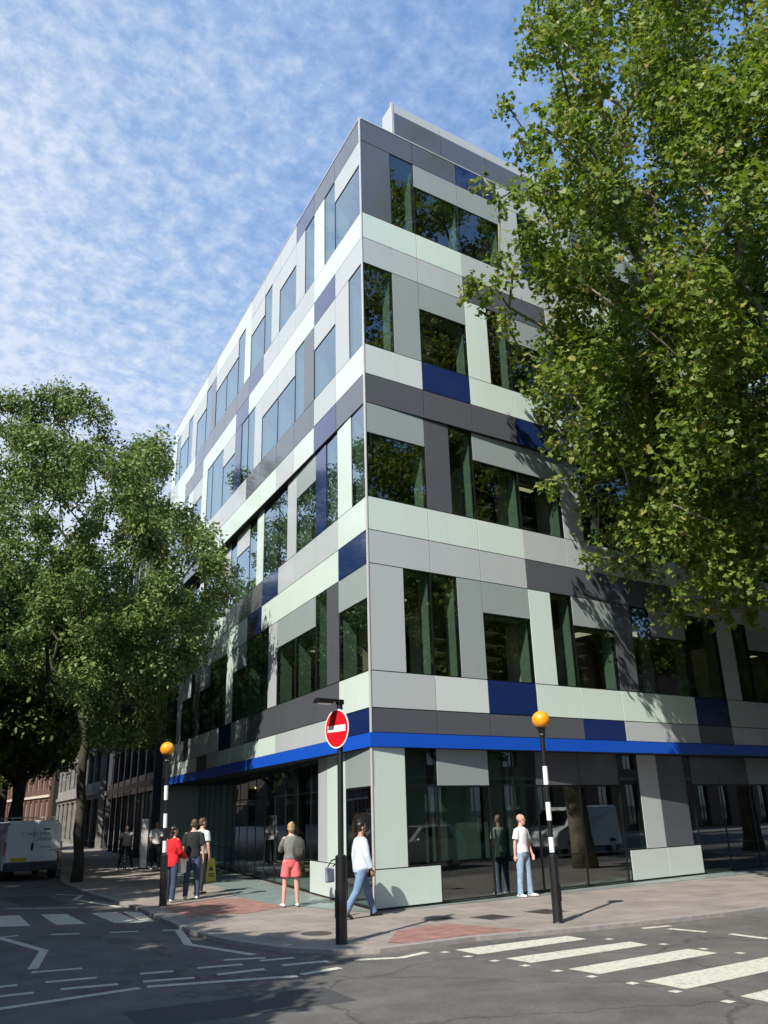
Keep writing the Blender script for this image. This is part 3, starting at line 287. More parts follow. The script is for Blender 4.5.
# ---------------------------------------------------------------- ground
def asphalt_mat():
    m, t, out = nt('asphalt'); p = t.nodes.new('ShaderNodeBsdfPrincipled'); tc = t.nodes.new('ShaderNodeTexCoord')
    a = N(t, 'ShaderNodeTexNoise', Scale=90., Detail=3., Roughness=.7); b = N(t, 'ShaderNodeTexNoise', Scale=.5, Detail=6., Roughness=.6)
    v = N(t, 'ShaderNodeTexVoronoi', Scale=70.)
    for n in (a, b, v): t.links.new(tc.outputs['Object'], n.inputs['Vector'])
    r1 = ramp(t, b.outputs[0], [(.3, (.085, .083, .079)), (.7, (.13, .125, .117))])
    r2 = ramp(t, a.outputs[0], [(.35, (.55, .55, .55)), (.72, (1.7, 1.65, 1.6))])
    mx = N(t, 'ShaderNodeMix', data_type='RGBA', blend_type='MULTIPLY'); mx.inputs[0].default_value = .8
    t.links.new(r1.outputs[0], mx.inputs[6]); t.links.new(r2.outputs[0], mx.inputs[7])
    pz = N(t, 'ShaderNodeTexNoise', Scale=1.7, Detail=5., Roughness=.7); t.links.new(tc.outputs['Object'], pz.inputs['Vector'])
    pr = ramp(t, pz.outputs[0], [(.3, (.68, .68, .70)), (.55, (1, 1, 1)), (.75, (1.22, 1.2, 1.16))])
    mp_ = N(t, 'ShaderNodeMix', data_type='RGBA', blend_type='MULTIPLY'); mp_.inputs[0].default_value = .9
    t.links.new(mx.outputs[2], mp_.inputs[6]); t.links.new(pr.outputs[0], mp_.inputs[7]); mx = mp_
    # fine cracks and tar seams
    ws = N(t, 'ShaderNodeTexVoronoi', Scale=.33, feature='DISTANCE_TO_EDGE'); nz = N(t, 'ShaderNodeTexNoise', Scale=1.5, Detail=4.)
    t.links.new(tc.outputs['Object'], nz.inputs['Vector'])
    vm = N(t, 'ShaderNodeVectorMath', operation='MULTIPLY_ADD'); vm.inputs[1].default_value = (.8, .8, .8)
    t.links.new(nz.outputs['Color'], vm.inputs[0]); t.links.new(tc.outputs['Object'], vm.inputs[2]); t.links.new(vm.outputs[0], ws.inputs['Vector'])
    cr_ = ramp(t, ws.outputs[0], [(.004, (.45, .45, .45)), (.012, (1, 1, 1))])
    m2 = N(t, 'ShaderNodeMix', data_type='RGBA', blend_type='MULTIPLY'); m2.inputs[0].default_value = .7
    t.links.new(mx.outputs[2], m2.inputs[6]); t.links.new(cr_.outputs[0], m2.inputs[7])
    t.links.new(m2.outputs[2], p.inputs['Base Color']); p.inputs['Roughness'].default_value = .82
    bp = N(t, 'ShaderNodeBump', Strength=.6, Distance=.006); t.links.new(a.outputs[0], bp.inputs['Height']); t.links.new(bp.outputs[0], p.inputs['Normal'])
    t.links.new(p.outputs[0], out.inputs[0]); return m
def paving_mat():
    m, t, out = nt('paving'); p = t.nodes.new('ShaderNodeBsdfPrincipled'); tc = t.nodes.new('ShaderNodeTexCoord')
    b = N(t, 'ShaderNodeTexNoise', Scale=.9, Detail=7., Roughness=.65); a = N(t, 'ShaderNodeTexNoise', Scale=120., Detail=2.)
    br = t.nodes.new('ShaderNodeTexBrick'); br.inputs['Scale'].default_value = 1.; br.inputs['Brick Width'].default_value = .9; br.inputs['Row Height'].default_value = .6
    br.inputs['Mortar Size'].default_value = .012; br.inputs['Color1'].default_value = (.92, .92, .92, 1); br.inputs['Color2'].default_value = (1.08, 1.06, 1.04, 1); br.inputs['Mortar'].default_value = (.66, .64, .62, 1)
    mp = t.nodes.new('ShaderNodeMapping'); mp.inputs['Rotation'].default_value = (0, 0, R(4)); t.links.new(tc.outputs['Object'], mp.inputs[0]); t.links.new(mp.outputs[0], br.inputs['Vector'])
    for n in (a, b): t.links.new(tc.outputs['Object'], n.inputs['Vector'])
    r1 = ramp(t, b.outputs[0], [(.25, (.15, .132, .118)), (.45, (.24, .213, .19)), (.75, (.32, .287, .255))])
    mx = N(t, 'ShaderNodeMix', data_type='RGBA', blend_type='MULTIPLY'); mx.inputs[0].default_value = 1
    t.links.new(r1.outputs[0], mx.inputs[6]); t.links.new(br.outputs[0], mx.inputs[7])
    r2 = ramp(t, a.outputs[0], [(.3, (.8, .8, .8)), (.7, (1.15, 1.15, 1.15))])
    m2 = N(t, 'ShaderNodeMix', data_type='RGBA', blend_type='MULTIPLY'); m2.inputs[0].default_value = .8
    t.links.new(mx.outputs[2], m2.inputs[6]); t.links.new(r2.outputs[0], m2.inputs[7]); t.links.new(m2.outputs[2], p.inputs['Base Color'])
    p.inputs['Roughness'].default_value = .8
    bp = N(t, 'ShaderNodeBump', Strength=.3, Distance=.005); t.links.new(a.outputs[0], bp.inputs['Height']); t.links.new(bp.outputs[0], p.inputs['Normal'])
    t.links.new(p.outputs[0], out.inputs[0]); return m
def paint_mat():
    m, t, out = nt('worn_road_paint'); p = t.nodes.new('ShaderNodeBsdfPrincipled'); tc = t.nodes.new('ShaderNodeTexCoord')
    a = N(t, 'ShaderNodeTexNoise', Scale=14., Detail=8., Roughness=.75); t.links.new(tc.outputs['Object'], a.inputs['Vector'])
    r = ramp(t, a.outputs[0], [(.34, (.12, .115, .11)), (.43, (.46, .46, .38)), (.7, (.64, .64, .54))])
    t.links.new(r.outputs[0], p.inputs['Base Color']); p.inputs['Roughness'].default_value = .65
    t.links.new(p.outputs[0], out.inputs[0]); return m
M_asph = asphalt_mat(); M_pave = paving_mat(); M_paint = paint_mat()
M_kerb = mat('granite_kerb', (.27, .25, .235), .7, var=.2, scale=8, bump=.2)
M_tact = mat('red_tactile_paving', (.25, .135, .11), .8, var=.28, scale=4., bump=.8, bscale=30.)
M_teal = mat('green_glazed_plinth_paving', (.20, .25, .235), .4, var=.2, scale=2.)
RZ = -.06
g = MB(); g.quad((-900, -900, RZ), (900, -900, RZ), (900, 900, RZ), (-900, 900, RZ)); tag(g.build('road', M_asph), kind='structure')
KERB = [(6.5, 150), (1.5, 100), (-1.2, 50), (-1.0, 24), (-1.35, 18.5), (-2.2, 14.9), (-2.79, 9.8), (-3.0, 6.8), (-3.2, 4.4), (-3.62, 1.7), (-3.85, 0.), (-3.86, -1.5), (-3.6, -2.9), (-3.15, -3.7), (-2.6, -4.02), (-2., -4.06), (-.84, -4.08), (.37, -4.38), (1.42, -4.6), (2.3, -4.75), (3.38, -4.9), (4.2, -5.0), (5.58, -5.04), (9, -5.05), (40, -5.05), (150, -5.05)]
g = MB(); g.prism([(p[0], p[1]) for p in KERB] + [(150, 150)], -.3, 0); tag(g.build('pavement', M_pave), kind='structure')
def offset_line(pts, d):
    out = []
    for i, p in enumerate(pts):
        a = Vector(pts[max(i-1, 0)]); b = Vector(pts[min(i+1, len(pts)-1)]); t_ = (b-a).normalized(); out.append((p[0]-t_.y*d, p[1]+t_.x*d))
    return out
g = MB(); inner = offset_line(KERB, .16); outer = offset_line(KERB, -.012)
for i in range(len(KERB)-1):
    n = max(1, int((Vector(KERB[i+1])-Vector(KERB[i])).length/.9)) if i > 3 and i < 22 else 1
    for k in range(n):
        a, b = k/n, (k+1)/n-.008/max(1, n)
        P = lambda L, f: (L[i][0]*(1-f)+L[i+1][0]*f, L[i][1]*(1-f)+L[i+1][1]*f)
        g.prism([P(outer, a), P(outer, b), P(inner, b), P(inner, a)], -.2, .006)
tag(g.build('kerb', M_kerb), kind='structure')
# far pavements across both streets (outside the picture, seen in the glass)
g = MB(); g.prism([(-14.5, -15.2+30), (-10.4, 14.8), (-8.4, 150), (-14.5, 150)], -.3, .04); g.prism([(-14.5, 14.8), (-14.5, -4), (-11.2, -4), (-10.4, 14.8)], -.3, .04)
tag(g.build('pavement', M_pave), kind='structure')
g = MB(); g.prism([(-2, -18), (-2, -22), (150, -22), (150, -18)], -.3, .04); tag(g.build('pavement', M_pave), kind='structure')
def flat(polys, z, name, m, parent=None):
    g = MB()
    for p in polys:
        if sum(p[i][0]*p[(i+1) % len(p)][1]-p[(i+1) % len(p)][0]*p[i][1] for i in range(len(p))) < 0: p = list(reversed(p))
        g.poly([(x, y, z) for x, y in p])
    return g.build(name, m, parent)
flat([[(-2.2, -3.62), (-1.3, -2.6), (-.1, -2.5), (.25, -4.2), (-.84, -3.9), (-2.0, -3.88)]], .005, 'tactile_paving', M_tact)['kind'] = 'structure'
flat([[(-2.75, 4.4), (-1.2, 5.2), (-.3, 4.5), (-.45, 2.5), (-1.94, 1.75), (-3.0, 2.2)]], .005, 'tactile_paving', M_tact)['kind'] = 'structure'
ZEB = [[(-1.63, -4.54), (.54, -4.71), (.50, -5.16), (-1.66, -5.11)], [(-1.61, -5.61), (.75, -5.79), (.68, -6.19), (-1.60, -6.11)], [(-1.58, -6.75), (.78, -6.8), (.76, -7.3), (-1.56, -7.25)],
       [(-1.52, -7.9), (.95, -7.93), (.92, -8.5), (-1.55, -8.5)], [(-1.44, -9.1), (1.0, -9.1), (1., -9.7), (-1.5, -9.7)], [(-1.44, -10.3), (1.0, -10.3), (1., -10.9), (-1.5, -10.9)], [(-1.44, -11.5), (1.0, -11.5), (1., -12.1), (-1.5, -12.1)],
       [(-6.6, 6.5), (-6.1, 6.3), (-6.35, 4.0), (-6.85, 4.2)], [(-5.9, 6.2), (-5.42, 5.95), (-5.7, 3.67), (-6.2, 3.95)], [(-5.03, 5.73), (-4.57, 5.36), (-4.78, 3.14), (-5.28, 3.44)], [(-4.12, 5.08), (-3.61, 4.87), (-3.88, 2.47), (-4.32, 2.82)], [(-3.52, 4.7), (-3.22, 4.45), (-3.66, 2.40), (-3.85, 2.6)],
       [(-7.4, 7.2), (-6.9, 7.), (-7.2, 4.6), (-7.7, 4.8)], [(-8.2, 7.5), (-7.7, 7.3), (-8., 4.9), (-8.5, 5.1)]]
flat(ZEB, RZ+.004, 'zebra_crossing', M_paint)['kind'] = 'structure'
LINES = [[(2.02, -4.98), (2.6, -5.1)], [(2.28, -5.31), (2.37, -5.98)], [(2.44, -6.36), (2.38, -7.03)], [(-3.2, -4.25), (-2.61, -4.55), (-2.05, -4.42)],
 [(-3.39, 10.89), (-2.95, 9.95), (-3.52, 8.65)], [(-3.44, 8.55), (-3.22, 5.89)], [(-5.31, 7.81), (-4.82, 7.26)], [(-4.79, 7.23), (-3.97, 6.62)], [(-5.74, 1.98), (-5.31, 1.69)], [(-4.83, 1.43), (-4.4, 1.18)],
 [(-4.02, .98), (-3.75, .78)], [(-3.8, .75), (-4.35, -1.06), (-4.04, -2.8)], [(-4.57, -2.92), (-4.04, -3.18)], [(-4.21, -3.36), (-3.72, -3.47)], [(-5.12, -3.29), (-4.53, -3.46)],
 [(-4.16, -3.92), (-3.52, -4.06)], [(-5.12, -3.94), (-4.47, -4.02)], [(-5.87, -3.16), (-5.46, -3.29)], [(-6.03, -3.74), (-5.43, -3.95)], [(-6.11, -4.11), (-4.39, -4.77)], [(-4.3, -4.71), (-3.67, -4.64)],
 [(-6.53, 2.28), (-6.22, 2.29)], [(-6.55, 2.21), (-6.33, -.01), (-6.89, -1.71)], [(-6.97, -1.99), (-6.34, -2.16)], [(-7.01, -2.9), (-6.4, -3.03)], [(-6.98, -3.52), (-6.33, -3.69)],
 [(-7.6, -2.81), (-7.33, -2.83)], [(-7.9, -3.43), (-7.29, -3.51)], [(-7.9, -4.21), (-6.21, -4.13)]]
DOTS = [(.73, -5.4), (-1.87, -4.6), (-1.87, -5.13), (-1.84, -5.65), (-1.8, -6.2), (-1.77, -6.75), (-1.74, -7.3), (-1.71, -7.89), (-1.73, -8.5), (-1.75, -9.17), (.89, -6.3), (.93, -6.95), (.97, -7.5), (1.1, -8.2), (1.1, -8.9), (1.1, -9.6)]
g = MB()
for L in LINES:
    a = offset_line(L, .07); b = offset_line(L, -.07)
    for i in range(len(L)-1):
        g.quad(*[(x, y, RZ+.004) for x, y in (b[i], b[i+1], a[i+1], a[i])])
for x, y in DOTS: g.quad((x-.06, y-.06, RZ+.004), (x+.06, y-.06, RZ+.004), (x+.06, y+.06, RZ+.004), (x-.06, y+.06, RZ+.004))
tag(g.build('road_markings', M_paint), kind='structure')
flat([[(-6.9, -6.2), (-4.6, -6.5), (-4.5, -5.6), (-6.8, -5.3)], [(-4.9, 7.9), (-3.9, 7.7), (-3.7, 11), (-4.8, 11.2)], [(1.6, -8.6), (4.8, -8.8), (4.9, -7.7), (1.7, -7.5)]], RZ+.002, 'road_patch', mat('newer_asphalt', (.05, .05, .052), .85, var=.25, scale=25, bump=.6, bscale=90))['kind'] = 'structure'
M_iron = mat('cast_iron_cover', (.07, .062, .055), .6, metal=.3, var=.3, scale=20, bump=.8, bscale=40)
for i, (x, y, wd, dp, lab) in enumerate([(-2.45, -1.9, .5, .55, 'round dark inspection cover in the shaded pavement behind the no entry pole'), (.12, -1.92, .6, .4, 'dark iron cover set at the top of the red paving on the corner'),
                            (.98, -2.4, .65, .6, 'square iron cover in the sunlit pavement beyond the red paving'), (2.25, -2.5, .65, .6, 'square iron cover in the pavement just behind the right beacon pole')]):
    g = MB()
    if i == 0:
        g.prism([(wd/2*math.cos(k*math.pi/10), dp/2*math.sin(k*math.pi/10)) for k in range(20)], 0, .006)
    else:
        g.box(-wd/2, wd/2, -dp/2, dp/2, 0, .006)
        for k in range(5): g.box(-wd/2+.05, wd/2-.05, -dp/2+.06+k*(dp-.12)/5, -dp/2+.1+k*(dp-.12)/5, .006, .010)
    o = g.build('manhole_cover', M_iron, loc=(x, y, .001)); o.rotation_euler.z = R(5); tag(o, lab, 'manhole cover')
    if i: 
        f = MB(); e = .035
        for a in ((-wd/2-e, wd/2+e, -dp/2-e, -dp/2-.003), (-wd/2-e, wd/2+e, dp/2+.003, dp/2+e), (-wd/2-e, -wd/2-.003, -dp/2, dp/2), (wd/2+.003, wd/2+e, -dp/2, dp/2)): f.box(*a, 0, .007)
        f.build('cover_frame', M_kerb, o)

# ---------------------------------------------------------------- the office building
Wm = 1.6
Z = dict(roof=20.321, b4=19.549, h4=18.751, w4=17.105, m3=16.291, t3=15.491, h3=14.663, w3=13.044, m2=12.198, t2=11.391, h2=10.579, w2=8.918, m1=8.088, t1=7.273, h1=6.463, w1=4.818, m0=4.015, bt=3.491, bb=3.193)
class Face:
    def __init__(s, ang, side, w1):
        s.w1 = w1
        if side == 'R': s.t = Vector((math.cos(ang), math.sin(ang), 0)); s.n = Vector((math.sin(ang), -math.cos(ang), 0))
        else: s.t = Vector((-math.sin(ang), math.cos(ang), 0)); s.n = Vector((-math.cos(ang), -math.sin(ang), 0))
        s.side = side
    def s_(s, u): return (u*s.w1 if u <= 1 else s.w1+(u-1))*Wm
    def P(s, sv, z, d): v = s.t*sv + s.n*d; return (v.x, v.y, z)
    def box(s, g, s0, s1, z0, z1, d0, d1, mi=0):
        """d0 inner, d1 outer offset along the outward normal"""
        ring = lambda z: [s.P(s0, z, d1), s.P(s1, z, d1), s.P(s1, z, d0), s.P(s0, z, d0)]
        if s.side == 'R': g.hexa(ring(z0)+ring(z1), mi)
        else: g.hexa(list(reversed(ring(z0)))+list(reversed(ring(z1))), mi)
d2 = math.radians
FR_U = Face(d2(-1.1158), 'R', 1.1256); FR_L = Face(0., 'R', 1.1256); FR_G = Face(d2(3.0), 'R', 1.1256)
FL_U = Face(d2(-8.2488), 'L', 1.1349); FL_L = Face(d2(-9.367), 'L', 1.1349); FL_G = Face(d2(-13.6), 'L', 1.1349)
NR, NL = 18, 14
bld = empty('office_building', (0, 0, 0), label='five storey corner office block clad in mint, grey and navy panels above a blue band', cat='building')
PK = list(PM.keys()); PMATS = [PM[k] for k in PK]
GAP = .011
clad = {}
def panel(F, key, s0, s1, z0, z1, c, dep=.05):
    g = clad.setdefault(key, MB()); F.box(g, s0+GAP, s1-GAP, z0+GAP, z1-GAP, -dep, 0, PK.index(c))
back = MB()
windows = []
def window(F, s0, s1, z0, z1, transom=None, mat_g=None, reveal=True, fr=.02, stuff=False):
    windows.append((F, s0, s1, z0, z1, transom, mat_g or (M_glass_r if F.side == 'R' else M_glass), reveal, fr))
def bands(F, N_, rows):
    for (zt, zb, txt) in rows:
        for k in range(N_):
            c = txt[k] if k < len(txt) else 'LMLGDL'[(k*7+len(txt)) % 6]
            panel(F, F.side, F.s_(k), F.s_(k+1), Z[zb], Z[zt], c)
        F.box(back, .10, F.s_(N_), Z[zb], Z[zt], -.30, -.055)
def zone(F, N_, zt, zh, zb, mods):
    z1, zh_, z0 = Z[zt], Z[zh], Z[zb]
    for k in range(N_):
        toks = mods[k] if k < len(mods) else ['H:L', 'P:M .5|F', 'H:G', 'P:D .5|F', 'F .5|P:L', 'H:G'][(k*5+int(z0)) % 6]
        u = 0.
        parts = toks.split('|')
        for i, tk in enumerate(parts):
            q = tk.split(' '); u1 = float(q[1]) if len(q) > 1 else 1.
            if i == len(parts)-1: u1 = 1.
            s0, s1 = F.s_(k)+u*(F.s_(k+1)-F.s_(k)), F.s_(k)+u1*(F.s_(k+1)-F.s_(k))
            if q[0][0] == 'P':
                panel(F, F.side, s0, s1, z0, z1, q[0][2]); F.box(back, max(.1, s0+.02), s1-.02, z0, z1, -.22, -.055)
            elif q[0][0] == 'H':
                panel(F, F.side, s0, s1, zh_, z1, q[0][2]); F.box(back, max(.1, s0), s1, zh_+.02, z1, -.25, -.055); window(F, s0, s1, z0, zh_)
            else: window(F, s0, s1, z0, z1)
            u = u1
bands(FR_U, NR, [('roof', 'b4', 'DDBLLDLLL'), ('w4', 'm3', 'MMLLLMMLL'), ('m3', 't3', 'LLDDLLMDL'), ('w3', 'm2', 'WBMMMMLML'), ('m2', 't2', 'DDDBLLLDD')])
bands(FR_L, NR, [('w2', 'm1', 'MMMLLMMLL'), ('m1', 't1', 'LLLDDDDLL'), ('w1', 'm0', 'LWBMMMMBLL'), ('m0', 'bt', 'DDDDBLLDLL')])
bands(FL_U, NL, [('roof', 'b4', 'DDBLLLMMMLMMMM'), ('w4', 'm3', 'MMLLLBDDDDBMML'), ('m3', 't3', 'LBMMMMBMMMDDMM'), ('w3', 'm2', 'WLDDDDLLLMMDLL'), ('m2', 't2', 'DBWLMMMMMMDMMM')])
bands(FL_L, NL, [('w2', 'm1', 'MLLLBDDLMLDMML'), ('m1', 't1', 'BMMMMBMMLLDMMM'), ('w1', 'm0', 'MDDDDDGBMMLDMM'), ('m0', 'bt', 'BLLLMMMMLDMMMM')])
zone(FR_U, NR, 'b4', 'h4', 'w4', ['P:D .55|F', 'H:G', 'H:G', 'P:L .5|F', 'H:L', 'F .5|P:M', 'H:G', 'P:L .5|F'])
zone(FR_U, NR, 't3', 'h3', 'w3', ['F .52|P:G', 'H:G', 'P:M .5|F', 'H:G', 'P:D .5|F', 'H:L', 'F .5|P:L', 'H:G'])
zone(FR_L, NR, 't2', 'h2', 'w2', ['H:G', 'P:D .5|F', 'H:G', 'H:G', 'P:L .5|F', 'F', 'H:G', 'P:D .5|F'])
zone(FR_L, NR, 't1', 'h1', 'w1', ['P:L .55|F', 'F .5|P:G', 'H:G', 'P:M .5|F', 'H:G', 'P:D .48|F', 'H:G', 'F', 'P:L .5|F', 'H:G'])
zone(FL_U, NL, 'b4', 'h4', 'w4', ['H:L', 'F .5|P:M', 'F .5|P:L', 'H:L', 'P:L .5|F', 'H:L', 'P:M .45|F', 'H:L', 'H:L', 'P:D .5|F', 'H:L', 'P:L .5|F', 'H:L', 'F .5|P:M'])
zone(FL_U, NL, 't3', 'h3', 'w3', ['F .5|P:L', 'H:L', 'P:D .5|F', 'H:L', 'H:L', 'P:L .5|F', 'F .5|P:B', 'H:L', 'F', 'F .5|P:M', 'H:L', 'P:M .5|F', 'H:L', 'F .5|P:L'])
zone(FL_L, NL, 't2', 'h2', 'w2', ['F .5|P:M', 'F .5|P:B', 'H:G', 'P:L .5|F', 'F', 'P:M .45|F', 'H:L', 'F .5|P:L', 'H:M', 'F', 'P:M .5|F', 'H:L', 'F', 'P:L .5|F'])
zone(FL_L, NL, 't1', 'h1', 'w1', ['H:G', 'P:D .5|F', 'H:G', 'H:G', 'P:L .5|F', 'F', 'H:G', 'P:M .5|F', 'F', 'H:G', 'P:D .5|F', 'H:L', 'P:L .5|F', 'F'])
# ground floor, right side
zg = .775; zh = 2.39
def gp(F, u0, u1, z0, z1, c): panel(F, F.side, F.s_(u0), F.s_(u1), z0, z1, c); F.box(back, max(.1, F.s_(u0)+.02), F.s_(u1)-.02, max(z0, .03), z1, -.2, -.055)
def gw(F, u0, u1, z0, z1, tr=None): window(F, F.s_(u0), F.s_(u1), z0, z1, tr, M_glass_g, False, .03)
F = FR_G; bb = Z['bb']
gp(F, 0, .5, zg, bb, 'M'); gw(F, .5, 1, zg, bb, zh); gp(F, 0, 1, .04, zg, 'M')
gp(F, 1, 2, zh, bb, 'G'); gw(F, 1, 2, .04, zh, zg); gw(F, 2, 2.5, .04, bb, zh); gw(F, 2.5, 3, .04, bb, zh)
for k in (3, 4): gp(F, k, k+1, zh, bb, 'D'); gw(F, k, k+1, .04, zh, zg)
gw(F, 5, 5.55, zg, bb, None); gw(F, 5, 5.1, .04, zg); gp(F, 5.55, 6.1, zg, bb, 'L'); gp(F, 6.1, 6.9, zg, bb, 'D'); gp(F, 5.1, 6.1, .04, zg, 'W'); gp(F, 6.1, 7.1, .04, zg, 'W'); gw(F, 6.9, 7.1, zg, bb)
for k in range(7, NR):
    a = 7.1 if k == 7 else k
    gp(F, a, k+1, zh, bb, 'D' if k % 3 else 'G'); gw(F, a, k+1, .04, zh, zg)
F = FL_G
gp(F, 0, 1, zh, bb, 'G'); gw(F, 0, 1, .04, zh); gp(F, 1, 1.87, zg, bb, 'M'); gp(F, 1.87, 2.35, zg, bb, 'L'); gp(F, 1, 2.8, .04, zg, 'W'); gw(F, 2.35, 2.8, zg, bb, zh)
u = 2.8
while u < 14:
    gw(F, u, min(u+.8, 14), .04, bb, zh if u < 9 else zg); u += .8
# canopy soffit between the blue band and the set-back glass, and under the flared upper block
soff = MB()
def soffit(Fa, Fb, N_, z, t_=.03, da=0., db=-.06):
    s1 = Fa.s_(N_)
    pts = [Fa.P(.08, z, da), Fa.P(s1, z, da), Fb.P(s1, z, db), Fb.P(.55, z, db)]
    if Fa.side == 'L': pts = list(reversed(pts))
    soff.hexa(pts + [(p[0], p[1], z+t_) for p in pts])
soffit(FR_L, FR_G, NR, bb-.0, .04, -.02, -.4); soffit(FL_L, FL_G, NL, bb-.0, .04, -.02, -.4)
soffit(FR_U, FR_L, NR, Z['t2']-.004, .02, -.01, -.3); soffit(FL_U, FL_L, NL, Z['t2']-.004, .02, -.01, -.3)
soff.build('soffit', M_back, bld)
for key, g in clad.items():
    g.build('wall_cladding', PMATS, bld)
back.build('backing_wall', M_back, bld)
# blue band, corner trims, end walls
g = MB(); FR_L.box(g, 0., FR_L.s_(NR), bb, Z['bt']-.006, -.05, .035); FL_L.box(g, 0., FL_L.s_(NL), bb, Z['bt']-.006, -.05, .035)
g.prism([FL_L.P(0, 0, .035)[:2], (0.0, -.0)[:2], FR_L.P(0, 0, .035)[:2], (-.052, -.035)], bb, Z['bt']-.006)
g.build('blue_band', M_fascia, bld)
g = MB(); g.prism([(-.014, -.012), (.010, -.014), (.010, .03), (-.012, .05)], Z['bt'], Z['roof']+.02); g.prism([(-.012, -.012), (.008, -.012), (.008, .03), (-.010, .05)], .02, bb-.004)
g.build('corner_trim', M_alu, bld)
g = MB()
FR_U.box(g, .03, FR_U.s_(NR), Z['roof']-.002, Z['roof']+.035, -.32, .012); FL_U.box(g, .03, FL_U.s_(NL), Z['roof']-.002, Z['roof']+.035, -.32, .012)
g.build('roof_coping', M_alu, bld)
# windows: frame > pane, lining, glazing line
def visible_rank(wd):
    F_, s0, s1, z0, z1 = wd[:5]; p = Vector(F_.P((s0+s1)/2, (z0+z1)/2, 0)); q = p-CAM
    x = q.dot(cr)/q.dot(cd); y = q.dot(cu_)/q.dot(cd); infr = -.47 < x < .47 and -.62 < y < .62
    return (0 if infr else 1, q.length/(abs((-q).normalized().dot(F_.n))+.05)/math.sqrt((s1-s0)*(z1-z0)))
windows.sort(key=visible_rank)
def win_mesh(gs, wd):
    gf, gpn, gr = gs
    F_, s0, s1, z0, z1, tr, mg, rev, fr = wd
    s0 = max(s0, .045)
    for a in ((s0, s0+fr, z0, z1), (s1-fr, s1, z0, z1), (s0+fr, s1-fr, z0, z0+fr), (s0+fr, s1-fr, z1-fr, z1)): F_.box(gf, a[0]+.002, a[1]-.002, a[2]+.002, a[3]-.002, -.10, -.010)
    if tr: F_.box(gf, s0+fr, s1-fr, tr-.02, tr+.02, -.09, -.02)
    F_.box(gpn, s0+fr, s1-fr, z0+fr, z1-fr, -.028, -.020)
    if rev:
        dpt = min(.34, (s1-s0)*.5)
        if s0 > .2: F_.box(gr, s0+fr, s0+fr+.02, z0+fr, z1-fr, -.12-dpt, -.115)
        F_.box(gr, s1-fr-.02, s1-fr, z0+fr, z1-fr, -.12-dpt, -.115)
        F_.box(gr, max(.2, s0+fr+.02), s1-fr-.02, z1-fr-.02, z1-fr, -.12-dpt, -.115)
rest = [MB(), MB(), MB()]
for i, wd in enumerate(windows):
    if i < 99:
        gs = [MB(), MB(), MB()]; win_mesh(gs, wd)
        wo_ = gs[0].build('window', M_black, bld); gs[1].build('pane', wd[6], wo_)
        if gs[2].v: gs[2].build('lining', M_reveal, wo_)
    else: win_mesh(rest, wd)
wo_ = rest[0].build('window', M_black, bld); wo_['kind'] = 'stuff'; rest[1].build('pane', M_glass, wo_); rest[2].build('lining', M_reveal, wo_)
# floors, ceilings, core
LRe = FR_L.s_(NR); LLe = FL_L.s_(NL)
def foot(d, FR=FR_L, FL=FL_L):
    A = Vector(FR.P(LRe, 0, 0)[:2]); Bq = Vector(FL.P(LLe, 0, 0)[:2])
    n1 = Vector(FR.n[:2]); n2 = Vector(FL.n[:2])
    det = n1.x*n2.y-n1.y*n2.x; c = Vector(((-d*n2.y+d*n1.y)/det, (-d*n1.x+d*n2.x)/det))
    return [(c.x, c.y), tuple(A-n1*d-Vector((.05, 0))), (A.x-.05, Bq.y-.05), tuple(Bq-n2*d-Vector((0, .05)))]
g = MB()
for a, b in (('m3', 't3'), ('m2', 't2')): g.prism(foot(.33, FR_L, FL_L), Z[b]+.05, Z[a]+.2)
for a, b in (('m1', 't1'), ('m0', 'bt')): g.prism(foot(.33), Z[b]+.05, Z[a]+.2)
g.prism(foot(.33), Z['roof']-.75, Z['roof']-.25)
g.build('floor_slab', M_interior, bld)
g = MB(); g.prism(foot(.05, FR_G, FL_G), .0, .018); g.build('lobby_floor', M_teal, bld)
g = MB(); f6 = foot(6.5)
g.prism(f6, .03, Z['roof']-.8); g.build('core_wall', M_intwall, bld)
g = MB()   # blank end walls
FR_L.box(g, LRe+.02, LRe+.3, .0, Z['roof'], -12, -.03); g.build('end_wall', PM['G'], bld); g = MB()
FL_L.box(g, LLe+.02, LLe+.25, .0, Z['roof'], -10, -.03); g.build('end_wall', PM['G'], bld)
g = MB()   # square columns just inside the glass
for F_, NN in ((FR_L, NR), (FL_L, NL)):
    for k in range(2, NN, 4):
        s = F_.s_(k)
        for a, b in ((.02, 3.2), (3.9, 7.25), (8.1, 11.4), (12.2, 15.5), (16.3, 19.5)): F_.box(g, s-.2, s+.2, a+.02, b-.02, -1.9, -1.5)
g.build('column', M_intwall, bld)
rl = random.Random(3); M_shelf = mat('pale_shelf', (.75, .68, .5), .7)
g = MB(); sh = MB()
for F_, NN in ((FR_L, NR), (FL_L, NL)):
    for zc, zf in ((Z['b4']-.75, 17.1), (Z['t3'], 13.), (Z['t2'], 8.9), (Z['t1'], 4.8)):
        for k in range(1, NN):
            if rl.random() < (.08 if zc > 14 else .22):
                s = F_.s_(k)+.3; F_.box(g, s, s+rl.choice((.5, .12, .8)) if zc < 14 else s+.13, zc-.15, zc-.11, -2.2-rl.random()*1.5, -2.1); g.build('ceiling_light', M_tube, bld); g = MB()
            if rl.random() < .5:      # shelving and desks seen through the panes
                s = F_.s_(k)+.15; wd_ = .9
                for q in range(rl.choice((2, 3, 4))): F_.box(sh, s, s+wd_, zf+.35+q*.33, zf+.38+q*.33, -1.1, -.6)
                F_.box(sh, s-.04, s, zf, zf+1.7, -1.1, -.6); sh.build('shelving', M_shelf, bld); sh = MB()
g = MB()
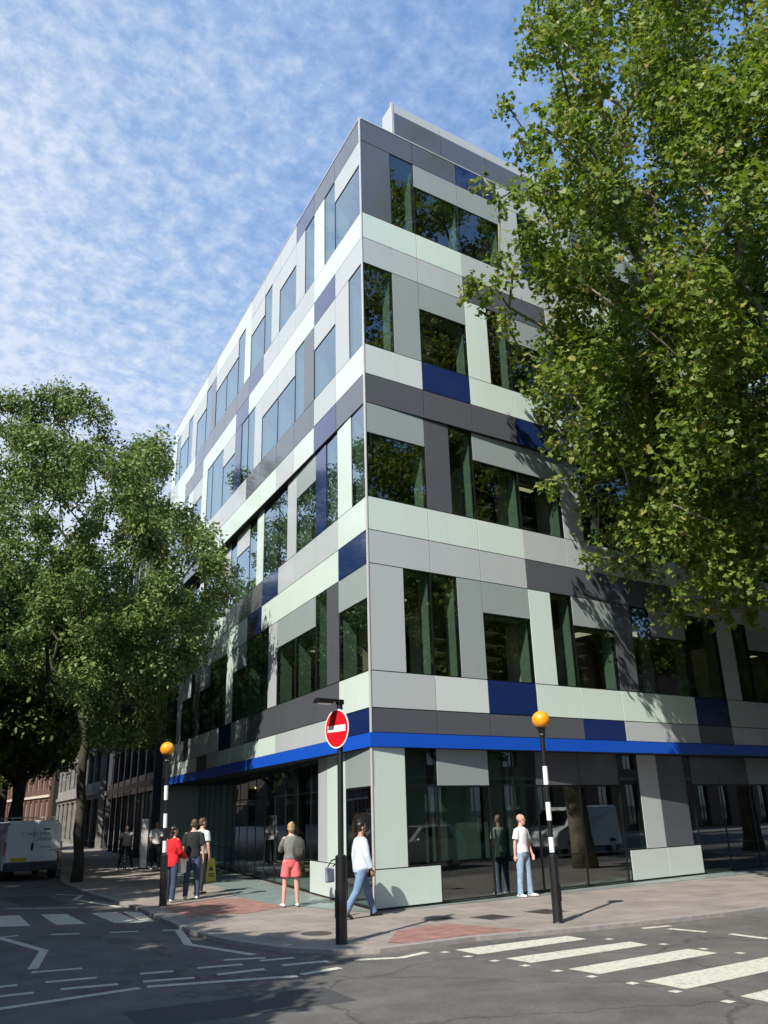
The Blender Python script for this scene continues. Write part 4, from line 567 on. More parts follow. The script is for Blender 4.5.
for k in range(7):
    s = 5+k*2.3; F_ = FL_G; p = F_.P(s, 2.95-.12*(k % 2), -1.2-(k*37 % 10)*.25); g.ball(p, .045, 8)
g.build('lobby_lamp', M_spot, bld)
M_blind = mat('grey_green_blind', (.13, .165, .145), .8)
for a, b, z0, z1 in ((.5, 1, .8, 3.15), (1.02, 1.98, .82, 2.36), (2.02, 2.48, .82, 3.15), (2.52, 2.98, .82, 3.15)):
    g = MB(); FR_G.box(g, FR_G.s_(a)+.05, FR_G.s_(b)-.05, z0, z1, -.34, -.325); g.build('blind', M_blind, bld)
# set-back plant storey on the roof
pent = MB(); pb = MB()
o_ = Vector(FR_U.t*2.18) + Vector(-FR_U.n*1.46); o_.z = 0
zr = Z['roof']
def pbox(F_, s0, s1, z0, z1, d0, d1, mi, gg=pent):
    i0 = len(gg.v); F_.box(gg, s0, s1, z0, z1, d0, d1, mi)
    for i in range(i0, len(gg.v)): v = gg.v[i]; gg.v[i] = (v[0]+o_.x, v[1]+o_.y, v[2])
for k in range(15):
    pbox(FR_U, k*1.92+GAP, (k+1)*1.92-GAP, zr+2.66, zr+3.0, -.06, 0, PK.index('L')); pbox(FR_U, k*1.92+GAP, (k+1)*1.92-GAP, zr-.2, zr+2.65, -.06, 0, PK.index('D'))
pbox(FL_U, .0, .7, zr+2.2, zr+3., -.06, 0, PK.index('L')); pbox(FL_U, 0, .7, zr-.2, zr+2.19, -.06, 0, PK.index('L'))
for k in range(12):
    c = 'W' if k < 1 else 'D' if k < 7 else ('B' if k == 7 else 'W')
    hh = 2.52 if k < 8 else 3.0
    pbox(FL_U, k*1.6+GAP+.7, (k+1)*1.6-GAP+.7, zr+1.75, zr+hh, -.06, 0, PK.index(c)); pbox(FL_U, k*1.6+GAP+.7, (k+1)*1.6-GAP+.7, zr-.2, zr+1.74, -.06, 0, PK.index('D'))
pbox(FR_U, .09, 28.5, zr-.25, zr+2.97, -.66, -.065, 0, pb); pbox(FL_U, .72, 20, zr-.25, zr+2.48, -9, -.07, 0, pb); pbox(FL_U, 13.6, 20, zr+2.48, zr+2.97, -9, -.07, 0, pb)
pent.build('plant_storey_cladding', PMATS, bld); pb.build('plant_storey_wall', M_back, bld)
g = MB(); i0 = 0; FR_U.box(g, -.035, .035, zr-.1, zr+3.03, -.05, .015); g.v = [(v[0]+o_.x, v[1]+o_.y, v[2]) for v in g.v]; g.build('plant_storey_trim', M_alu, bld)
# plinth strip of green glazed paving in front of the ground floor
pl = [FL_G.P(FL_G.s_(14), 0, .05)[:2], FL_G.P(0.2, 0, .05)[:2], FL_G.P(.2, 0, .25)[:2], (-.75, 3.2), (-.35, 6.), (.6, 9.), FL_G.P(16, 0, 2.2)[:2], FL_G.P(FL_G.s_(14), 0, 2.)[:2]]
flat([pl], .006, 'glazed_paving_strip', M_teal)['kind'] = 'structure'
pl = [FR_G.P(.1, 0, .05)[:2], FR_G.P(28, 0, .05)[:2], (28, -.25), (3, -.16), (.1, -.14)]
flat([pl], .006, 'glazed_paving_strip', M_teal)['kind'] = 'structure'
# ---------------------------------------------------------------- trees
M_bark = mat('plane_bark', (.20, .17, .12), .85, var=.5, scale=2.2, bump=.8, bscale=9.)
M_bark2 = mat('dark_bark', (.045, .038, .03), .9, var=.3, scale=5, bump=1., bscale=18.)
M_plane = leaf_mat('plane_leaves', [(.10, (.06, .10, .018)), (.42, (.13, .19, .032)), (.76, (.22, .275, .058)), (.87, (.30, .24, .08)), (.95, (.36, .17, .09))])
M_ash = leaf_mat('ash_leaves', [(.1, (.065, .105, .030)), (.5, (.125, .18, .052)), (.9, (.23, .29, .10))], trans=.3)
LEAF5 = np.array([(0, 0), (.22, -.10), (.50, -.30), (.42, -.02), (.62, .22), (.36, .26), (.30, .50), (0, .78)])   # half outline of a lobed leaf
def leaf_shape(kind):
    if kind == 'plane':
        h = LEAF5; left = [(-x, y) for x, y in h[1:-1][::-1]]
        pts = np.array([tuple(p) for p in h]+left)
    else: pts = np.array([(0, 0), (.24, .3), (.18, .75), (0, 1.), (-.2, .7), (-.23, .3)])
    z = -.18*np.abs(pts[:, 0]) - .12*pts[:, 1]**2
    return np.column_stack([pts, z])
def leaf_cloud(name, clumps, kind, size, per, m, parent, drop=.0, clip=None, seed=1):
    r_ = np.random.default_rng(seed); base = leaf_shape(kind); nv = len(base)
    P = []; 
    for c in clumps:
        x, y, z, rad = c; sp = rad < 0; rad = abs(rad)
        n = int(per*rad**2*(1.0 if not sp else .75))
        # several twigs inside the clump, each with its own run of leaves
        nt_ = max(2, int(n/9)); d = r_.normal(size=(nt_, 3)); d /= np.linalg.norm(d, axis=1)[:, None]
        rr = rad*r_.uniform(.25, 1.05, nt_)**.8; tw = d*rr[:, None]*np.array([1, 1, .8])
        idx = r_.integers(0, nt_, n); off = r_.normal(size=(n, 3))*np.array([.12, .12, .16])*(rad**.5)
        p = tw[idx]+off; p[:, 2] -= np.abs(r_.normal(size=n))*drop*.4
        q = p+np.array([x, y, z]); 
        if clip is not None: q = q[clip(q)]
        P.append(np.column_stack([q, (p/max(rad, .1))[:len(q)] if clip is None else (q-np.array([x, y, z]))/max(rad, .1)]))
    P = np.concatenate(P); n = len(P)
    nrm = r_.normal(size=(n, 3))*.75+P[:, 3:]*.5+np.array([-.25, -.1, .75]); nrm /= np.linalg.norm(nrm, axis=1)[:, None]
    tip = r_.normal(size=(n, 3))+P[:, 3:]*.6+np.array([0, 0, -.7]); tip -= nrm*np.sum(tip*nrm, 1)[:, None]; tip /= np.linalg.norm(tip, axis=1)[:, None]
    side = np.cross(tip, nrm); s = size*r_.uniform(.5, 1.25, n)
    V = P[:, None, :3] + s[:, None, None]*(base[None, :, 0, None]*side[:, None]+base[None, :, 1, None]*tip[:, None]+base[None, :, 2, None]*nrm[:, None])
    V = V.reshape(-1, 3).astype(np.float32)
    me = bpy.data.meshes.new(name); me.vertices.add(len(V)); me.vertices.foreach_set('co', V.ravel())
    me.loops.add(n*nv); me.loops.foreach_set('vertex_index', np.arange(n*nv, dtype=np.int32))
    me.polygons.add(n); me.polygons.foreach_set('loop_start', np.arange(0, n*nv, nv, dtype=np.int32)); me.polygons.foreach_set('loop_total', np.full(n, nv, dtype=np.int32))
    me.update(calc_edges=True); me.materials.append(m)
    o = bpy.data.objects.new(name, me); col.objects.link(o); o.parent = parent; return o
def tree_skeleton(base, fork_z, r0, clumps, lean=(0, 0), seed=1, minr=.012, jit=.16):
    """Grow limbs to every clump by joining it to the nearest cheaper node; pipe-model radii."""
    rs = random.Random(seed); nodes = []; par = []
    nst = 6
    for k in range(nst+1):
        f = k/nst; nodes.append(Vector((base[0]+lean[0]*f+rs.uniform(-.05, .05)*(k > 0), base[1]+lean[1]*f, base[2]+fork_z*f))); par.append(k-1)
    fork = nodes[-1].copy(); cost = [0]*(nst+1)
    for k in range(nst): cost[k] = 99
    for c in sorted(clumps, key=lambda c: (Vector(c[:3])-fork).length):
        tgt = Vector(c[:3]); best = min(range(nst, len(nodes)), key=lambda i: (nodes[i]-tgt).length*1.0+cost[i]*.45+(3 if nodes[i].z > tgt.z+1.5 else 0))
        a = nodes[best]; L = (tgt-a).length; n = max(1, int(L/.8)); p = best; mid = rs.uniform(.05, .14)*L
        for k in range(1, n+1):
            f = k/n; q = a.lerp(tgt, f)+Vector((rs.uniform(-jit, jit), rs.uniform(-jit, jit), rs.uniform(-jit, jit)+mid*math.sin(f*math.pi)))*(1 if k < n else .3)
            nodes.append(q); par.append(p); cost.append(cost[p]+L/n); p = len(nodes)-1
    w_ = [0.]*len(nodes); ch = [[] for _ in nodes]
    for i, p in enumerate(par):
        if p >= 0: ch[p].append(i)
    for i in reversed(range(len(nodes))):
        w_[i] = sum(w_[c] for c in ch[i]) if ch[i] else 1.
    tot = w_[0]; rad = [max(minr, r0*(x/tot)**.5) for x in w_]
    for k in range(nst+1): rad[k] = r0*(1.35 if k == 0 else 1.08-.16*k/nst)
    g = MB(); done = set()
    def walk(i, start):
        pts = [start] if start is not None else []; rr = [min(rad[i], rad[par[i]])] if start is not None else []
        while True:
            pts.append(nodes[i]); rr.append(rad[i]); c = ch[i]
            if not c: break
            c = sorted(c, key=lambda k: -w_[k])
            for o in c[1:]: stack.append((o, nodes[i]))
            i = c[0]
        if len(pts) > 1: g.tube(pts, rr, 8 if max(rr) > .06 else 5, ref=(.9, .3, .2))
    stack = [(0, None)]
    while stack: walk(*stack.pop())
    return g
def facade_clip(q): return (q[:, 1] < -.35) | (q[:, 0] < .165*q[:, 1]-.5)
trR = empty('plane_tree', (12.3, -4.0, 0), label='large plane tree with lobed leaves hanging before the right side of the office block', cat='tree')
local = lambda L, b: [(c[0]-b[0], c[1]-b[1], c[2]-b[2], c[3]) for c in L]
b_ = (12.3, -4.0, 0.)
cl = local(PLANE_CLUMPS, b_)
tree_skeleton((0, 0, -.05), 6.5, .34, cl, (-.3, -.3), 5).build('trunk', M_bark, trR, smooth=True)
leaf_cloud('crown', cl, 'plane', .14, 600, M_plane, trR, drop=.5, clip=lambda q: q[:, 1]+b_[1] < -.35, seed=3)
b2 = (-1.86, 14.5, 0.)
trL = empty('street_tree', b2, label='bushy green street tree with a forked dark trunk right of the white van', cat='tree', group='trees along the left kerb')
cl = local(ASH_CLUMPS, b2)
tree_skeleton((0, 0, -.05), 4.6, .155, cl, (-.15, 0), 8).build('trunk', M_bark2, trL, smooth=True)
leaf_cloud('crown', cl, 'ash', .14, 1900, M_ash, trL, clip=lambda q: (q[:, 0]+b2[0]) < .165*(q[:, 1]+b2[1])-.3, seed=4)
# generic trees: further ones down the kerb and the rows across both streets
def blob_clumps(h, cz, rx, rz, n, seed, r=(.8, 1.2)):
    rs = random.Random(seed); L = []; tries = 0
    while len(L) < n and tries < 9000:
        tries += 1; q = Vector((rs.gauss(0, 1), rs.gauss(0, 1), rs.gauss(0, 1))).normalized()*rs.uniform(.45, 1)
        p = (q.x*rx, q.y*rx, cz+q.z*rz)
        if all((Vector(p)-Vector(c[:3])).length > .9 for c in L): L.append((*p, rs.uniform(*r)))
    return L
def gen_tree(name, kind, h, cz, rx, rz, n, seed, r0, fork, size, per, m, mb):
    t_ = empty(name); L = blob_clumps(h, cz, rx, rz, n, seed)
    tree_skeleton((0, 0, -.05), fork, r0, L, (.2, .1), seed).build('trunk', mb, t_, smooth=True)
    leaf_cloud('crown', L, kind, size, per, m, t_, seed=seed); return t_
def place(o, loc, rz, label, sc=1.): o.location = loc; o.rotation_euler.z = rz; o.scale = (sc, sc, sc); o['label'] = label; o['category'] = 'tree'; return o
k1 = gen_tree('street_tree', 'ash', 12, 8.4, 3.6, 4.6, 80, 21, .24, 3.4, .24, 560, M_ash, M_bark2)
place(k1, (-2.6, 21.5, 0), 0, 'dark street tree with a leaning trunk directly behind the white van')['group'] = 'trees along the left kerb'
k2 = place(copy_tree(k1), (-1.0, 27.5, 0), 2.1, 'farther street tree in deep shade beyond the one behind the van', 1.05); k2['group'] = 'trees along the left kerb'
k3 = place(copy_tree(k1), (.4, 35, 0), 4.0, 'farthest street tree down the left kerb, in front of the banded office block', 1.1); k3['group'] = 'trees along the left kerb'
k4 = place(copy_tree(k1), (2.0, 47, 0), 1.0, 'small distant street tree in front of the red brick block', 1.15); k4['group'] = 'trees along the left kerb'
# trees outside the picture: they shade the road and fill the reflections
p1 = gen_tree('plane_tree', 'plane', 16, 8.9, 4.6, 5.2, 95, 31, .3, 3.4, .28, 330, M_plane, M_bark)
place(p1, (-15.9, -7.4, 0), 0, 'plane tree across the left street shading the foreground road', .85)['group'] = 'plane trees across the streets'
for (x, y, rz, s, lab) in [(-15.0, -1.5, 1.2, .85, 'second plane tree across the left street, opposite the corner'), (-14.4, 6.5, 2.5, 1.0, 'tall plane tree across the left street, opposite the lobby'), (-12.6, 14.5, 3.3, .9, 'plane tree across the left street opposite the white van'),
                       (-12, 24, 4.1, .9, 'plane tree across the left street, well beyond the white van'), (-11.4, 35, 1.1, .95, 'plane tree across the left street opposite the grey glass fronted office'), (-10.8, 48, 2.1, .95, 'plane tree across the left street opposite the banded office'), (-10, 64, 3.1, 1., 'farthest plane tree across the left street'), (-2.5, -22, .6, 1.15, 'plane tree on the far pavement behind the zebra crossing'), (6.5, -21.5, 1.9, 1.3, 'second plane tree on the far pavement of the crossing street'),
                       (15.5, -22, 2.8, 1.35, 'third plane tree on the far pavement of the crossing street'), (25, -21.5, 3.9, 1.2, 'fourth plane tree on the far pavement of the crossing street'), (24, -4.2, 5.2, 1.2, 'plane tree on the near pavement beyond the big one')]:
    c = place(copy_tree(p1), (x, y, 0), rz, lab, s); c['group'] = 'plane trees across the streets'

# ---------------------------------------------------------------- street furniture
M_polek = mat('black_pole_paint', (.010, .010, .011), .35, var=.2, coat=.3)
M_polew = mat('white_pole_band', (.75, .75, .72), .45, var=.05)
M_amber = mat('amber_globe_plastic', (.90, .33, .01), .3, var=.04, coat=.6)
def beacon():
    r = empty('belisha_beacon')
    g = MB(); g.tube([(0, 0, 0), (0, 0, .02), (0, 0, 1.06), (0, 0, 1.10)], [.10, .088, .082, .045], 20); g.tube([(0, 0, 1.09), (0, 0, 3.12)], .043, 16); g.tube([(0, 0, 1.03), (0, 0, 1.07)], .088, 20)
    g.build('pole', M_polek, r)
    for a, b in ((1.13, 1.38), (1.66, 1.97), (2.27, 2.59)):
        g = MB(); g.tube([(0, 0, a), (0, 0, b)], .0455, 16); g.build('white_band', M_polew, r)
    g = MB(); g.tube([(0, 0, 3.10), (0, 0, 3.14), (0, 0, 3.17), (0, 0, 3.25), (0, 0, 3.275)], [.045, .07, .055, .075, .11], 20); g.build('collar', M_polek, r)
    g = MB(); g.ball((0, 0, 3.415), .165, 28); g.build('globe', M_amber, r, smooth=True)
    g = MB(); g.box(-.04, .04, -.095, -.08, .35, .6); g.build('access_door', M_polek, r)
    return r
bA = beacon(); bA.location = (1.25, -3.82, 0); bA.rotation_euler = (0, 0, 0); tag(bA, 'zebra crossing beacon with an orange globe on the sunlit pavement at right', 'crossing beacon', 'orange globe beacons at the zebra crossings')
bB = copy_tree(bA); bB.location = (-2.68, 4.56, 0); bB.rotation_euler = (0, R(-2), 0); bB['label'] = 'zebra crossing beacon with an orange globe in front of the woman in the red jacket'
sg = empty('no_entry_sign', (-2.76, -3.2, 0), rz=0, label='round red no entry sign with a lamp arm on a black kerbside pole', cat='road sign')
g = MB(); g.tube([(0, 0, 0), (0, 0, 1.24), (0, 0, 1.27)], [.092, .09, .048], 20); g.tube([(0, 0, 1.26), (0, 0, 3.60)], .047, 16); g.build('pole', M_polek, sg)
M_red = mat('sign_red', (.58, .010, .018), .35, var=.03, coat=.3); M_swhite = mat('sign_white', (.82, .80, .78), .35, var=.03, coat=.3); M_grey = mat('sign_back_grey', (.3, .31, .32), .5)
vdir = Vector((CAM.x+2.76, CAM.y+3.2, 0)).normalized(); ang = math.atan2(vdir.y, vdir.x) - R(52)   # the plate is turned well to the left street
def disc(g, cx, r, y0, y1, n=48, mi=0, zc=3.19):
    pts = [(r*math.cos(2*math.pi*k/n), r*math.sin(2*math.pi*k/n)) for k in range(n)]
    i = len(g.v); g.v += [(y0, p[0], zc+p[1]) for p in pts]+[(y1, p[0], zc+p[1]) for p in pts]
    g.f.append(tuple(i+n+k for k in range(n))); g.m.append(mi); g.f.append(tuple(i+k for k in reversed(range(n)))); g.m.append(mi)
    for k in range(n): l = (k+1) % n; g.f.append((i+k, i+l, i+n+l, i+n+k)); g.m.append(mi)
hold = sg
def on_plate(o): o.rotation_euler.z = ang; return o
g = MB(); disc(g, 0, .315, .062, .070); plate = on_plate(g.build('sign_plate', M_swhite, sg))
g = MB(); disc(g, 0, .292, .0715, .074); on_plate(g.build('red_disc', M_red, sg))
g = MB(); g.box(.0745, .077, -.235, .235, 3.19-.052, 3.19+.052); on_plate(g.build('white_bar', M_swhite, sg))
g = MB(); g.box(.045, .061, -.2, .2, 3.30, 3.33); g.box(.045, .061, -.2, .2, 3.05, 3.08); g.box(-.052, .06, -.06, .06, 3.29, 3.34); g.box(-.052, .06, -.06, .06, 3.04, 3.09); on_plate(g.build('bracket', M_grey, sg))
g = MB(); g.box(-.05, .05, -.055, .055, 3.58, 3.66); g.box(.0, .50, -.035, .035, 3.61, 3.665); g.box(.18, .50, -.075, .075, 3.585, 3.63); on_plate(g.build('lamp_arm', M_polek, sg, bevel=.008))
g = MB(); g.box(.2, .48, -.06, .06, 3.574, 3.584); on_plate(g.build('lamp_lens', M_swhite, sg))
g = MB(); g.box(-.05, .05, -.1, -.086, .35, .75); d_ = on_plate(g.build('access_door', M_polek, sg))
# wet floor board at the lobby
wf = empty('wet_floor_sign', (1.2, 10.9, .006), rz=R(-110), label='yellow folding wet floor board standing by the lobby doors', cat='floor sign')
M_yel = mat('yellow_plastic', (.72, .55, .02), .4, var=.06)
for s_ in (-1, 1):
    g = MB(); a, b = .16*s_, .02*s_
    g.hexa([(a, -.16, 0), (a+.012, -.16, 0), (a+.012, .16, 0), (a, .16, 0), (b, -.105, .62), (b+.012, -.105, .62), (b+.012, .105, .62), (b, .105, .62)]); g.build('panel', M_yel, wf)
g = MB(); g.box(-.03, .045, -.06, .06, .62, .66); g.build('handle', M_yel, wf)
g = MB(); n_ = Vector((.62, 0, .14)).normalized()
def onp(y, z): x = .172-.14*(z/.62); return (x+.004, y, z)
for tri in ([onp(-.085, .30), onp(.085, .30), onp(0, .45)],): g.poly(tri)
for z in (.2, .14): g.poly([onp(-.09, z), onp(.09, z), onp(.09, z+.03), onp(-.09, z+.03)])
g.build('warning_print', M_black, wf)
# silver totem by the wall
tt = empty('information_totem', (2.1, 19.6, 0), rz=R(-20), label='silver upright totem with a dark slot on the shaded pavement beyond the beacon', cat='totem')
g = MB(); g.box(-.14, .14, -.24, .24, 0, 1.85); g.build('body', M_alu, tt, bevel=.03); g = MB(); g.box(-.16, -.142, -.1, .05, .95, 1.45); g.box(-.18, .18, -.28, .28, 0, .05); g.build('slot', M_black, tt)

# ---------------------------------------------------------------- people
M_skin = mat('skin', (.52, .30, .21), .5, var=.06); M_skin2 = mat('skin_pink', (.60, .34, .26), .5, var=.06); M_skin3 = mat('skin_tan', (.38, .21, .14), .5, var=.06)
M_eye = mat('eyes', (.03, .02, .02), .2)
def cloth(name, c, r=.85): return mat(name, c, r, var=.2, scale=6, bump=1., bscale=13)
def person(label, loc, rz, H=1.7, stance=None, arms=None, skin=M_skin, top=None, bottom=None, shoes=None, hair=None, male=True, look=0., group=None, lean=0.):
    """Faces local +X. stance: (hip angle, knee bend, splay) for left then right; arms: (swing, out, elbow bend, sleeve) likewise; degrees."""
    k = H/1.75; rt = empty('person', loc, rz, label=label, cat='person', group=group)
    stance = stance or ((2, 2, 3), (-2, 2, 3)); arms = arms or ((0, 8, 10), (0, 8, 10))
    hipz = .92; sw = .185 if male else .165; hw = .095
    def rotv(a, out, side):    # direction of a limb hanging down, swung forward by a and outward by out
        a, out = R(a), R(out); return Vector((math.sin(a)*math.cos(out), side*math.sin(out), -math.cos(a)*math.cos(out)))
    legs = []; low = 9
    for side, (a, kb, sp) in zip((1, -1), stance):
        h = Vector((0, side*hw, hipz)); kn = h+rotv(a, sp, side)*.44; an = kn+rotv(a-kb, sp*.6, side)*.42; legs.append((h, kn, an, a-kb, side)); low = min(low, an.z)
    dz = .085-low; legs = [tuple(Vector((v.x, v.y, v.z+dz)) for v in L[:3])+L[3:] for L in legs]; hz = hipz+dz
    ln = R(lean)
    def T(x, y, z): zz = z-.92; return Vector((x*math.cos(ln)+zz*math.sin(ln), y, hz+zz*math.cos(ln)-x*math.sin(ln)))
    S = lambda L: [tuple(v*k for v in p) for p in L]; Q = lambda rs: [tuple(q*k for q in r) if isinstance(r, tuple) else r*k for r in rs]
    tor = [(.84, .085, .13), (.92, .105, .158), (1.0, .10, .15), (1.10, .095, .138 if male else .122), (1.22, .108, .150), (1.34, .112, .170 if male else .152), (1.42, .098, .160 if male else .14), (1.475, .065, .10), (1.51, .05, .06)]
    arm = []
    for side, A in zip((1, -1), arms):
        a, out, eb = A[:3]; s0 = T(0, side*(sw-.01), 1.415); el = s0+rotv(a, out, side)*.29; fw = rotv(a+eb, out*.4, side)
        if len(A) > 3: fw = (fw+Vector((0, -side*A[3], 0))).normalized()
        arm.append((s0, el, el+fw*.25, fw, side))
    body = MB(); ax = (1, 0, 0)
    body.tube(S([T(0, 0, z) for z, _, _ in tor]), Q([(a, b) for _, a, b in tor]), 20, ref=ax, cap='round')
    body.tube(S([T(.0, 0, 1.46), T(.012, 0, 1.56)]), Q([.058, .052]), 14, ref=ax, cap='round')
    hd = T(.02, 0, 1.645)
    ca, sa = math.cos(R(look)), math.sin(R(look))
    def Hd(x, y, z): return Vector((hd.x+x*ca-y*sa, hd.y+x*sa+y*ca, hd.z+z))*k
    def hb(g, c, r, seg=18):       # ball turned with the head
        i0 = len(g.v); g.ball((0, 0, 0), tuple(q*k for q in r), seg); cc = Hd(*c)
        for i in range(i0, len(g.v)):
            x, y, z = g.v[i]; g.v[i] = (cc.x+x*ca-y*sa, cc.y+x*sa+y*ca, cc.z+z)
    hb(body, (0, 0, .025), (.095, .075, .095)); hb(body, (.022, 0, -.045), (.066, .056, .072)); hb(body, (.096, 0, -.012), (.018, .012, .026), 10); hb(body, (.086, 0, .022), (.012, .045, .012), 10); hb(body, (.084, 0, -.058), (.012, .026, .010), 10); hb(body, (.072, 0, -.098), (.02, .024, .018), 10)
    for s_ in (-1, 1): hb(body, (-.005, s_*.077, -.01), (.018, .010, .03), 8)
    for (h, kn, an, sh, side) in legs:
        md = h.lerp(kn, .45); cf = kn.lerp(an, .3)
        body.tube(S([h+Vector((0, 0, .02)), md, kn, cf, an]), Q([.085, .074, .054, .055, .036]), 14, ref=ax, cap='round')
        body.tube(S([an, an+Vector((.02, 0, -.05))]), Q([.036, .034]), 10, ref=ax, cap='round')
    for (s0, el, wr, fw, side) in arm:
        body.tube(S([s0, s0.lerp(el, .5), el, el.lerp(wr, .35), wr]), Q([.052, .045, .038, .039, .026]), 12, ref=ax, cap='round')
        inn = Vector((0, -side, 0)); inn = (inn-fw*inn.dot(fw)).normalized(); fr_ = fw.cross(inn); fr_ = fr_ if fr_.x > 0 else -fr_
        pm = wr+fw*.085; body.tube(S([wr, wr+fw*.03, pm]), [(q[0]*k, q[1]*k) for q in ((.026, .018), (.036, .016), (.038, .014))], 12, ref=tuple(fr_), cap='round')
        for j, L_ in enumerate((.066, .078, .074, .056)):
            b0 = pm+fr_*(.030-.021*j)-fw*.012; b1 = b0+fw*(L_*.55)+inn*.006; b2 = b0+fw*L_*.93+inn*.024
            body.tube(S([b0, b1, b2]), Q([.0095, .009, .0075]), 8, ref=tuple(fr_), cap='round')
        t0 = wr+fw*.03+fr_*.026; body.tube(S([t0, t0+fw*.03+fr_*.022+inn*.008, t0+fw*.06+fr_*.024+inn*.022]), Q([.013, .011, .009]), 8, ref=tuple(inn), cap='round')
    bo = baked(body.build('body', skin, rt), .0075, 2)
    g = MB(); 
    for s_ in (-1, 1): hb(g, (.084, s_*.031, .006), (.012, .012, .008), 8)
    g.build('eyes', M_eye, rt, smooth=True)
    if top:
        m, sleeve, hem, loose, open_ = (list(top)+[0])[:5]; g = MB()
        zs = [hem] + [z for z, _, _ in tor if z > hem+.05 and z < 1.46] + [1.478]
        def rad(z):
            for (z0, a0, b0), (z1, a1, b1) in zip(tor, tor[1:]):
                if z0 <= z <= z1: f = (z-z0)/(z1-z0); return a0+(a1-a0)*f, b0+(b1-b0)*f
            return tor[0][1]+.012, tor[0][2]+.01
        g.tube(S([T(0, 0, z) for z in zs]), Q([(rad(z)[0]+.016+loose*(1.45-z)*.06, rad(z)[1]+.014+loose*(1.45-z)*.05) for z in zs]), 22, ref=ax)
        for (s0, el, wr, fw, side) in arm:
            up = s0+Vector((0, -side*.05, .01)); e1 = .021+loose*.008
            if sleeve <= 1: pts = [up, s0, s0.lerp(el, .25+sleeve*.6)]; rr = [.055, .060+e1*.3, .054+e1]
            else: pts = [up, s0, s0.lerp(el, .5), el, el.lerp(wr, .9 if sleeve > 1.5 else .4)]; rr = [.055, .062, .048+e1, .042+e1, .034+e1]
            g.tube(S(pts), Q(rr), 14, ref=ax)
        baked(g.build('shirt', m, rt), .0095, 2)
    if bottom:
        m, kind_ = bottom; g = MB(); tp = 1.02
        g.tube(S([T(0, 0, z) for z in (tp, .95, .86, .80)]), Q([(.112, .158), (.122, .172), (.118, .168), (.10, .15)]), 20, ref=ax)
        for (h, kn, an, sh, side) in legs:
            md = h.lerp(kn, .5)
            if kind_ == 'trousers': g.tube(S([h, md, kn, kn.lerp(an, .5), an+Vector((.0, 0, -.03))]), Q([.098, .094, .074, .068, (.072, .058)]), 16, ref=ax)
            elif kind_ == 'slim': g.tube(S([h, md, kn, kn.lerp(an, .5), an+Vector((0, 0, .0))]), Q([.093, .084, .064, .058, .045]), 16, ref=ax)
            else: g.tube(S([h, md, h.lerp(kn, .72)]), Q([.10, (.118, .112), (.13, .118)]), 18, ref=ax)
        baked(g.build('shorts' if kind_ == 'shorts' else 'trousers', m, rt), .0095, 2)
    for (h, kn, an, sh, side) in legs:
        tilt = math.sin(R(max(-30, min(25, -sh*.8)))) if abs(sh) > 12 else 0
        a0 = Vector((an.x-.055, an.y, an.z-.045)); tp_ = Vector((an.x+.17, an.y+side*.03, an.z-.052+(.0 if tilt <= 0 else 0)))
        if sh < -18: tp_ = Vector((an.x+.13, an.y+side*.02, an.z-.10)); a0 = Vector((an.x-.06, an.y, an.z-.02))
        g = MB(); g.tube(S([a0, an+Vector((.02, 0, -.045)), an+Vector((.09, side*.012, -.05)) if sh >= -18 else an.lerp(tp_, .6), tp_]), Q([(.036, .034), (.042, .038), (.034, .044), (.026, .036)]), 14, ref=(0, 0, 1), cap='round')
        g.build('shoe', shoes or M_black, rt, smooth=True)
    if hair:
        m, st = hair; g = MB()
        if st == 'short': hb(g, (-.014, 0, .042), (.096, .081, .086)); hb(g, (-.045, 0, -.005), (.058, .072, .07)); hb(g, (.03, .01, .105), (.05, .055, .022), 10)
        if st == 'buzz': hb(g, (-.010, 0, .034), (.0955, .0785, .090))
        if st in ('long', 'bun'):
            hb(g, (-.016, 0, .045), (.100, .088, .092)); hb(g, (-.05, 0, -.02), (.062, .08, .085))
        if st == 'long': g.tube([tuple(Hd(-.06, 0, 0)), tuple(Hd(-.085, 0, -.12)), tuple(Hd(-.09, 0, -.24)), tuple(Hd(-.08, 0, -.33))], [(.05*k, .075*k), (.045*k, .085*k), (.036*k, .075*k), (.02*k, .045*k)], 14, ref=ax, cap='round')
        if st == 'bun': hb(g, (-.075, 0, .10), (.045, .045, .045))
        baked(g.build('hair', m, rt), .009, 2)
    return rt, S, T, arm, k
M_jeans = cloth('pale_jeans', (.24, .33, .45)); M_jeans2 = cloth('dark_jeans', (.035, .055, .10)); M_jeans3 = cloth('mid_jeans', (.13, .21, .34))
M_wt = cloth('white_cotton', (.72, .72, .74)); M_sh = cloth('pale_blue_shirt', (.52, .60, .72)); M_bk = cloth('black_cotton', (.012, .013, .016))
M_rd = cloth('red_jacket_cloth', (.62, .012, .02)); M_cr = cloth('coral_cloth', (.70, .13, .14)); M_gy = cloth('grey_knit', (.17, .175, .16)); M_bl = cloth('bright_blue_cloth', (.02, .22, .60)); M_lt = cloth('pale_grey_top', (.45, .50, .50))
M_shoe = mat('white_shoe', (.7, .7, .68), .5); M_brown = mat('brown_hair', (.09, .05, .025), .6, var=.3, scale=30); M_blond = mat('fair_hair', (.38, .24, .11), .6, var=.3, scale=30); M_dkh = mat('dark_hair', (.012, .010, .009), .45, var=.3, scale=30)
M_rucks = cloth('olive_rucksack', (.045, .045, .038), .8); M_leather = mat('dark_leather', (.03, .022, .018), .4)
# 1 bald man by the glass
person('bald man in a white t-shirt and pale jeans beside the right hand beacon', (4.0, -.12, 0), R(-78), 1.71, ((4, 3, 5), (-2, 1, 4)), ((4, 10, 14), (-8, 9, 6)), M_skin2, (M_wt, .75, .93, .5), (M_jeans, 'trousers'), M_shoe, (mat('shaved_hair', (.48, .28, .21), .6), 'buzz'), look=28)
